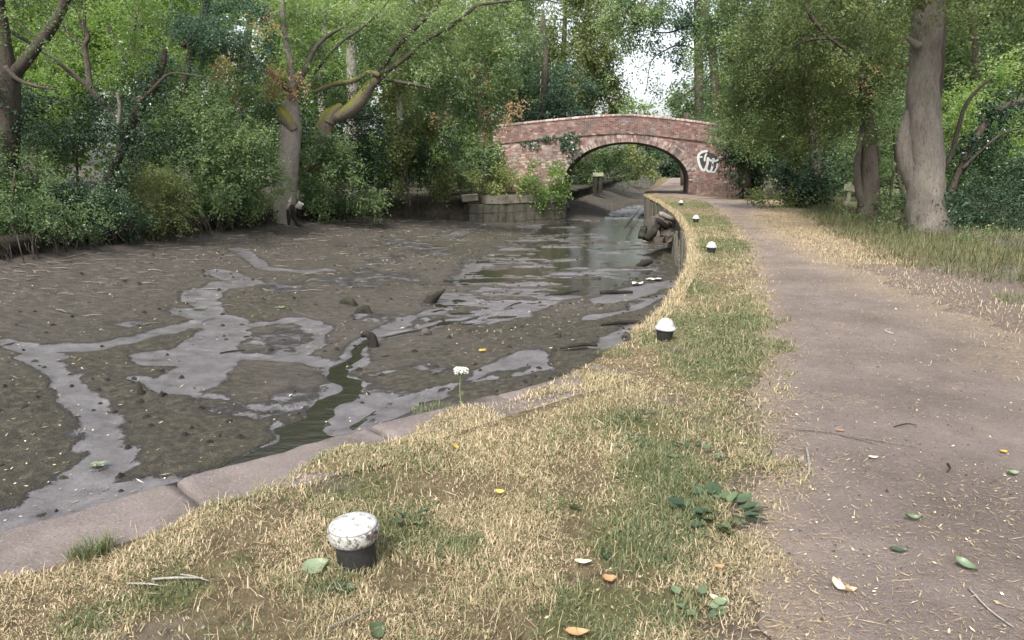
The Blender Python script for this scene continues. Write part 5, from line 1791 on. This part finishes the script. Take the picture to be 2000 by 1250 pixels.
snag('stump', 'upright pointed black snag standing in the near left mud', 276, 772, [(0.01, 0, -.1), (0, 0, .02), (-.01, 0, .10), (-.02, 0, .19)], [.075, .055, .026, .012])
snag('stump', 'short pointed black stub just right of the taller snag', 316, 774, [(0, 0, -.05), (0, 0, .03), (.005, 0, .075)], [.05, .03, .006])
snag('stump', 'curved sodden stump overhanging the trickle of water', 726, 678, [(.03, 0, -.1), (.03, 0, .08), (-.01, 0, .19), (-.10, 0, .23), (-.17, .02, .19)], [.10, .09, .08, .06, .03])
snag('stump', 'horn-shaped dark root curving up out of the mud', 848, 592, [(-.12, 0, -.05), (-.08, 0, .05), (.04, 0, .16), (.17, 0, .26), (.26, 0, .33)], [.14, .12, .09, .05, .02])
snag('mud_lump', 'rounded dark lump with a hollow beside the shallow pool', 712, 610, [(-.15, 0, -.08), (0, 0, .06), (.12, 0, -.06)], [.10, .11, .08], cat='mud lump')
snag('mud_lump', 'low dark hump of mud left of the hollow lump', 680, 598, [(-.15, 0, -.08), (0, 0, .09), (.17, 0, -.06)], [.11, .12, .08], cat='mud lump')
snag('stump', 'small dark spike in the mud below the twiggy debris', 1092, 660, [(0, 0, -.05), (0, 0, .05), (.02, 0, .10)], [.05, .025, .006], group=None)
snag('stump', 'dark pointed peg beside the wet silt near the coping', 1083, 686, [(0, 0, -.05), (0, 0, .04), (-.01, 0, .09)], [.07, .035, .008])
snag('stone', 'pale-topped stone lying in the trickle right of the curved stump', 832, 652, [(-.06, 0, -.03), (0, 0, .05), (.07, 0, -.03)], [.05, .07, .05], 'rubble', 'stone')
snag('driftwood', 'short black log end by the bright pool edge', 1262, 522, [(-.28, .1, 0.02), (-.1, .05, .1), (.1, 0, .17), (.2, 0, .2)], [.05, .10, .09, .06], cat='log')
snag('driftwood', 'flat sodden plank across the shallow water', 1200, 575, [(-.35, 0, .03), (0, 0.05, .05), (.45, .02, .05)], [.04, .05, .03], cat='plank')
snag('driftwood', 'thin sodden stick lying left of the flat plank', 1100, 577, [(-.45, -.15, .02), (0, 0, .05), (.4, .15, .09)], [.02, .03, .02], cat='stick')
snag('driftwood', 'long straight dead branch half sunk near the second bollard', 1230, 634, [(-.55, 0, .0), (-.1, 0, .05), (.35, .05, .04), (.6, .1, .02)], [.02, .035, .03, .015], cat='branch')
snag('driftwood', 'dark branch lying above the wet patch near the coping', 1130, 680, [(-.3, 0, .0), (.05, 0, .06), (.3, .02, .04)], [.02, .03, .02], cat='branch')
# heap of broken timber and stones against the collapsed part of the wall
hp = [((1255, 472), (1330, 455), .07, 'drift', 'long pale bent branch lying against the foot of the wall'),
      ((1290, 418), (1330, 436), .09, 'drift', 'pale split beam leaning on top of the broken wall'),
      ((1262, 465), (1290, 440), .12, 'dead_wood', 'thick black beam slanting down to the water edge'),
      ((1320, 470), (1333, 428), .10, 'dead_wood', 'dark upright post leaning against the planked wall'),
      ((1253, 462), (1258, 445), .10, 'dead_wood', 'rounded dark post end in the water by the wall'),
      ((1285, 430), (1310, 452), .08, 'dead_wood', 'short dark timber lying among the rubble stones')]
for (a, b_, r_, mk, lb) in hp:
    p0 = A(a[0], a[1], 24.8)
    p1 = A(b_[0], b_[1], 25.4)
    mb = MB()
    if mk == 'drift' and r_ < .08:
        mb.tube([p0, p0 * .6 + p1 * .4 + np.array([0, 0, -.09]), p1], [r_ * .6, r_, r_ * .8], 8, .25, 5)
    else:
        dv = Vector([float(q) for q in p1 - p0])
        mb.box((p0 + p1) / 2, (dv.length, r_ * 2.0, r_ * 1.5), dv.to_track_quat('X', 'Z').to_euler(), .5, r_ * .35)
    tag(mb.build('driftwood', M[mk]), lb, 'timber', 'broken timbers against the wall')
for k in range(26):
    px_, py_ = random.uniform(1272, 1324), random.uniform(425, 470)
    p = A(px_, py_, 25.0 + (468 - py_) * .02)
    mb = MB()
    mb.box(p, (random.uniform(.25, .5), random.uniform(.25, .4), random.uniform(.12, .22)), (random.uniform(-.3, .3), random.uniform(-.3, .3), random.uniform(0, 3)), .5, .05)
    tag(mb.build('rubble_stone', M['rubble'], None, False), 'rough dark stone in the rubble heap at the broken canal wall', 'stone', 'rubble stones at the broken wall')
# mound of mud and earth under the heap
mb = MB()
p = A(1296, 455, 25.6)
mb.lathe((p[0] + .2, p[1], -1.6), [(.8, -.1), (.7, .1), (.45, .25), (.2, .35), (.02, .4)], 14, .25)
tag(mb.build('mud_mound', M['mud']), kind='structure')


def sheet_leaf(L, W, curl=.25, fold=.15, wav=.0, lobes=0, n=8, seed=0):
    vs, fs = [], []
    rr = random.Random(seed)
    for i in range(n + 1):
        t = i / n
        wd = W * .5 * (math.sin(math.pi * min(1, t * 1.02 + .02) ** .8)) ** .75
        if lobes:
            wd *= 1 + .18 * math.sin(t * math.pi * lobes)
        for j in (-1, -.5, 0, .5, 1):
            vs.append((t * L - L * .5, j * wd, abs(j) * fold * W + curl * L * (t - .5) ** 2 + wav * L * math.sin(t * 14 + j * 3) * abs(j) + rr.uniform(-.004, .004) * L))
    for i in range(n):
        for j in range(4):
            a = i * 5 + j
            fs.append((a, a + 5, a + 6, a + 1))
    return vs, fs


def fallen_leaf(px, py, L, W, rz, m, label, tilt=(0.1, 0.1), curl=.3, fold=.15, wav=.01, lobes=0, z_=None, name='fallen_leaf', dz=.018):
    p = G(px, py)
    if z_ == 'mud':
        p = mud_at(px, py)
    else:
        p[2] = ground_z(np.array([p[0]]), np.array([p[1]]))[0]
    vs, fs = sheet_leaf(L, W, curl, fold, wav, lobes, seed=int(px))
    mb = MB()
    M3 = Euler((tilt[0], tilt[1], rz)).to_matrix()
    lo = min((M3 @ Vector(v)).z for v in vs)
    mb.add([M3 @ Vector(v) + Vector([float(c) for c in p]) + Vector((0, 0, dz - lo)) for v in vs], fs, random.uniform(.2, .9))
    return tag(mb.build(name, M[m]), label, 'leaf')


fallen_leaf(618, 1122, .105, .085, .5, 'bigleaf', 'big pale green leaf lying left of the nearest bollard', (.25, -.1), .3, .12)
fallen_leaf(976, 968, .05, .04, .3, 'yellow', 'yellow leaf in the grass at the middle of the verge')
fallen_leaf(890, 893, .045, .035, 1.2, 'yellow', 'small orange-yellow leaf upright in the grass left of the yellow one', (.6, .2))
fallen_leaf(1190, 1134, .06, .045, .2, 'orange', 'crumpled orange-brown leaf right of the nearest bollard', (.1, .1), .5, .25, .03)
fallen_leaf(1128, 1241, .085, .04, .05, 'orange', 'long orange dead leaf at the bottom edge of the grass', (.1, .05), .3, .25)
fallen_leaf(1139, 1098, .075, .03, .15, 'tanleaf', 'flat tan leaf beside the green upright leaf')
fallen_leaf(1180, 1083, .08, .055, .9, 'dockleaf', 'upright green leaf standing in the grass', (.9, .3), .3, .2, dz=.005)
fallen_leaf(1122, 996, .075, .06, 2.3, 'dockleaf', 'rounded dark green leaf in the grass above the upright one', (.5, .3), dz=.01)
fallen_leaf(672, 1155, .09, .06, .2, 'dockleaf', 'dark green leaf half sunk in grass below the nearest bollard', (.2, .2), dz=.006)
fallen_leaf(735, 1240, .09, .06, 1.2, 'dockleaf', 'green leaf at the bottom edge below the nearest bollard', (.7, .2), dz=.006)
fallen_leaf(1754, 1083, .075, .035, -.1, 'dockleaf', 'dark green leaf lying flat on the towpath')
fallen_leaf(1885, 1115, .085, .045, -.9, 'bigleaf', 'pale green folded leaf near the lower right of the towpath', (.2, .2), .3, .3)
fallen_leaf(1782, 1023, .08, .035, -.05, 'bigleaf', 'curled pale leaf at the middle of the near towpath', (.1, .1), .8, .4)
fallen_leaf(1977, 930, .07, .04, .1, 'bigleaf', 'grey-green leaf at the right edge of the towpath', (.1, .1), .6, .3)
fallen_leaf(1960, 887, .05, .035, .4, 'yellow', 'small yellow leaf near the right edge of the towpath')
fallen_leaf(1705, 899, .06, .03, .2, 'chip', 'dull olive leaf beside the long twig on the towpath')
fallen_leaf(1640, 1160, .07, .03, -1.0, 'tanleaf', 'curled pale dead leaf in the clump on the near towpath', (.4, .2), 1.2, .5, .03)
fallen_leaf(1655, 1168, .06, .03, .4, 'tanleaf', 'twisted buff leaf scrap touching the curled pale one', (.2, .5), 1.0, .5, .03)
fallen_leaf(1450, 875, .055, .02, .1, 'tanleaf', 'narrow tan leaf at the left edge of the path')
fallen_leaf(1405, 1115, .05, .03, .3, 'orange', 'reddish dead leaf where the grass meets the path')
fallen_leaf(1640, 849, .06, .02, .05, 'orange', 'narrow pinkish-tan leaf far along the long twig')
fallen_leaf(1400, 1175, .06, .025, -.6, 'tanleaf', 'pale bent leaf on the ragged grass edge near the camera')


def sprig(px, py, n, L, rz, m, label, mud=True):
    p = mud_at(px, py) if mud else G(px, py)
    mb = MB()
    d = np.array([math.cos(rz), math.sin(rz), 0])
    s_ = np.array([-d[1], d[0], 0])
    tot = L * n * .45
    mb.tube([p + np.array([0, 0, .02]) - d * tot * .5, p + np.array([0, 0, .03]), p + d * tot * .5 + np.array([0, 0, .02])], .003, 4, 0, 2)
    e = empty('leaf_sprig', p, label, 'leaf')
    mb.build('stem', M['stem'], e)
    for i in range(n):
        for sg in (-1, 1):
            vs, fs = sheet_leaf(L, L * .38, .2, .1, 0, 0, 5, i)
            a = rz + sg * 1.0
            M3 = Euler((random.uniform(-.3, .3), random.uniform(-.25, .05), a)).to_matrix()
            c = p + d * tot * ((i + .5) / n - .5) + np.array([math.cos(a), math.sin(a), 0]) * L * .5 + np.array([0, 0, .035])
            lb_ = MB()
            lb_.add([M3 @ Vector(v) + Vector([float(q) for q in c]) for v in vs], fs, random.uniform(.5, 1))
            lb_.build('leaflet', M[m], e)
    return e


sprig(188, 913, 4, .09, .1, 'bigleaf', 'fresh pale green leaf spray fallen on the near mud')
sprig(385, 606, 4, .12, .3, 'bigleaf', 'yellow-green leaf spray on the grey mud at mid canal')
sprig(550, 603, 3, .12, 2.8, 'bigleaf', 'small yellow-green leaf spray right of the middle one')
sprig(232, 601, 3, .10, 1.0, 'bigleaf', 'small pale leaf spray on the mud toward the left bank')
sprig(940, 688, 3, .08, .2, 'yellow', 'yellowish leaf spray on brown mud beyond the white flower')


# sticks on path and mud
def stick(pts, r_, m, label, mud=False, lift=.02, cat='stick', name='stick'):
    P = []
    for a, b_ in pts:
        if mud:
            p = mud_at(a, b_)
        else:
            p = G(a, b_)
            p[2] = ground_z(np.array([p[0]]), np.array([p[1]]))[0]
        P.append(p + np.array([0, 0, lift]))
    mb = MB()
    mb.tube(P, [r_] * (len(P) - 1) + [r_ * .5], 6, .2, 3)
    return tag(mb.build(name, M[m]), label, cat)


stick([(1573, 880), (1578, 900), (1580, 932)], .006, 'twig_pale', 'whitish bare stick lying upright on the near towpath')
stick([(1545, 846), (1610, 852), (1700, 866), (1790, 882)], .0035, 'drift', 'long thin pale twig lying across the towpath')
stick([(1640, 857), (1690, 868), (1722, 880)], .003, 'drift', 'shorter twig lying just below the long thin one')
stick([(1890, 1158), (1930, 1198), (1978, 1232)], .004, 'twig_pale', 'straight pale straw stem at the lower right of the towpath')
stick([(300, 1156), (345, 1152), (400, 1150)], .005, 'twig_pale', 'flat pale split stick in the grass below the coping')
stick([(355, 1146), (380, 1148), (410, 1155)], .003, 'twig_pale', 'thin pale stem crossing the flat split stick')
stick([(250, 1165), (290, 1164), (325, 1168)], .003, 'twig_pale', 'thin straw stem left of the flat split stick')
stick([(1850, 910), (1855, 918), (1848, 926)], .005, 'dead_wood', 'short curved dark twig on the right of the towpath')
stick([(1745, 840), (1770, 835), (1790, 838)], .003, 'dead_wood', 'thin dark bent twig above the long pale one')
stick([(640, 1240), (690, 1215), (730, 1195)], .004, 'drift', 'brown stem in the grass at the bottom left of the bollard')
stick([(1745, 655), (1728, 650), (1735, 645)], .008, 'twig_pale', 'forked pale stick on the path near the right grass')
stick([(5, 676), (35, 668), (54, 645)], .012, 'drift', 'bent brown twig on the mud at the left edge', True)
stick([(1018, 592), (1000, 597), (985, 606)], .012, 'dead_wood', 'wet dark twig where the stream leaves the pool', True)
stick([(430, 692), (455, 688), (480, 686)], .012, 'dead_wood', 'black twig in the grey silt above the big brown island', True)
stick([(540, 640), (570, 632), (600, 625)], .006, 'drift', 'thin straw stem on the small round mud island', True)
stick([(270, 556), (280, 566), (290, 578)], .01, 'drift', 'short grey twig on the upper mud slope', True)
stick([(110, 548), (128, 554), (140, 562)], .018, 'drift', 'pale broken stick on the mud below the left bushes', True)
stick([(1222, 396), (1236, 384), (1252, 373)], .03, 'dead_wood', 'dark branch slanting up out of the water under the arch', False, -1.1)
stick([(760, 412), (790, 414), (815, 420)], .07, 'dead_wood', 'dark plank lying at the foot of the hollow in the bank', True, .05)
stick([(0, 515), (40, 508), (85, 512), (95, 490)], .12, 'bark_moss', 'thick mossy root curling along the foot of the left bank', True, .12, 'root', 'root')
mb = MB()
p = mud_at(4, 548)
mb.box((p[0] - .05, p[1], p[2] + .12), (.10, .06, .36), (0, -.35, 0), .5, .01)
tag(mb.build('stake', M['drift'], None, False), 'broken pale stake leaning at the left edge of the mud', 'stake')
p = A(585, 402, 28.0)
mb = MB()
mb.box(p, (.22, .1, .26), (.3, .5, .2), .5, .04)
tag(mb.build('wood_scrap', M['twig_pale'], None, False), 'pale torn lump of wood at the foot of the pollarded trunk', 'wood')
for (px_, py_, s_, lb) in ((1276, 548, .22, 'larger crumpled scrap of white plastic on the mud by the wall'), (1245, 556, .16, 'smaller scrap of white plastic beside the larger one')):
    p = mud_at(px_, py_)
    vs, fs = [], []
    for i in range(6):
        for j in range(4):
            vs.append(p + np.array([(i / 5 - .5) * s_ * 1.8, (j / 3 - .5) * s_ * 1.2, .03 + random.uniform(0, .05)]))
    for i in range(5):
        for j in range(3):
            a = i * 4 + j
            fs.append((a, a + 4, a + 5, a + 1))
    mb = MB()
    mb.add(vs, fs)
    tag(mb.build('plastic_scrap', M['plastic'], None, False), lb, 'plastic')


# ------------------------------------------------------------------ plants on the verge
def flower():
    p = G(902, 797)
    p[2] = 0
    e = empty('white_flower', p, 'tall single white umbel flower standing at the edge of the coping', 'flower')
    top = A(900, 726, p[1])
    mb = MB()
    mb.tube([p, p * .5 + top * .5 + np.array([-.01, 0, 0]), top], [.004, .0035, .003], 6, .1, 4)
    mb.build('stem', M['stem'], e)
    mb = MB()
    for k in range(26):
        a, rr = random.uniform(0, 6.28), .045 * math.sqrt(random.random())
        c = top + np.array([math.cos(a) * rr, math.sin(a) * rr * .8, .012 + random.uniform(-.012, .012) - rr * .2])
        mb.tube([top - np.array([0, 0, .02]), c], .0012, 3, 0, 1, cap=False)
    mb.build('rays', M['stem'], e)
    mb = MB()
    for k in range(110):
        a, rr = random.uniform(0, 6.28), .05 * math.sqrt(random.random())
        c = top + np.array([math.cos(a) * rr, math.sin(a) * rr * .8, .018 + random.uniform(-.012, .016) - rr * .25])
        mb.box(c, (.009, .009, .005), (random.random(), random.random(), random.random()), .5, .002)
    mb.build('petals', M['flower'], e, False)
    for t_, sg in ((.35, 1), (.6, -1), (.75, 1), (.05, 1)):
        c = p * (1 - t_) + top * t_
        vs, fs = sheet_leaf(.05, .02, .2, .1)
        M3 = Euler((.2, -.5, 1.2 * sg + .3)).to_matrix()
        lb_ = MB()
        lb_.add([M3 @ (Vector(v) + Vector((.025, 0, 0))) + Vector([float(q) for q in c]) for v in vs], fs, .8)
        lb_.build('leaf', M['dockleaf'], e)


flower()


def rosette(px, py, n, L, W, label, name='dock_plant', spread=.12, m='dockleaf', up=.3):
    p = G(px, py)
    p[2] = ground_z(np.array([p[0]]), np.array([p[1]]))[0]
    e = empty(name, p, label, 'plant')
    for k in range(n):
        a = random.uniform(0, 6.28)
        rr = spread * math.sqrt(random.random())
        l = L * random.uniform(.7, 1.2)
        vs, fs = sheet_leaf(l, W * random.uniform(.8, 1.2), random.uniform(-.4, .3), .1, .02, 0, 7, k)
        M3 = Euler((random.uniform(-.3, .3), -random.uniform(.05, up), a)).to_matrix()
        c = Vector([float(q) for q in p]) + Vector((math.cos(a) * rr, math.sin(a) * rr * 1.2, .015 + random.uniform(0, .03)))
        lb_ = MB()
        lb_.add([M3 @ (Vector(v) + Vector((l * .5, 0, 0))) + c for v in vs], fs, min(1, max(0, random.gauss(.45, .3))))
        lb_.build('leaf', M[m], e)
    return e


rosette(1400, 1010, 30, .085, .042, 'spreading clump of broad dark green leaves where grass meets path', spread=.15)
rosette(1340, 1015, 8, .06, .03, 'few greyish limp leaves left of the broad-leaved clump', spread=.08)
rosette(1355, 1195, 9, .055, .032, 'flat pale green leaves at the grass edge near the camera', spread=.08, m='bigleaf')
rosette(1230, 880, 8, .07, .02, 'narrow green leaf clump in the dry middle of the verge', spread=.08)
rosette(1360, 895, 9, .07, .035, 'small green leaf patch beside the left path edge', spread=.12)
rosette(800, 1020, 9, .06, .02, 'small green rosette up and right of the nearest bollard', spread=.05)
rosette(1260, 825, 8, .05, .03, 'low bright green patch above the narrow leaf clump', spread=.08)


def tuft(px, py, n, h, rad, label, tint=.9):
    p = G(px, py)
    a, rr = rng.uniform(0, 6.28, n), rad * np.sqrt(rng.random(n))
    x, y = p[0] + np.cos(a) * rr, p[1] + np.sin(a) * rr
    P = np.stack([x, y, ground_z(x, y)], -1)
    o = blades('grass_tuft', P, rng.uniform(.4, 1, n) * h, rng.uniform(.0012, .0024, n), np.full(n, .7), rng.normal(tint, .12, n), label)
    del o['kind']
    o['category'] = 'grass tuft'
    return o


tuft(582, 905, 420, .10, .11, 'bright green grass tuft against the coping left of centre')
tuft(180, 1092, 300, .11, .09, 'green grass tuft at the inner edge of the near coping')
tuft(420, 975, 260, .06, .12, 'dark green grass patch beside the coping joint')
tuft(1310, 925, 380, .06, .18, 'flattened green grass patch left of the towpath')
tuft(1230, 1075, 420, .06, .16, 'soft green grass patch left of the broad-leaved clump')
tuft(1985, 590, 300, .16, .3, 'bright green grass tuft at the right edge below the meadow grass')
tuft(1200, 690, 260, .07, .16, 'green weeds on the coping left of the second bollard')
tuft(840, 790, 260, .05, .14, 'short green moss and grass along the coping beside the white flower')

tri = sum(len(o.data.polygons) for o in bpy.data.objects if o.type == 'MESH')
print('LEAVES', NLEAF[0], 'POLYS', tri, 'OBJECTS', len(bpy.data.objects))
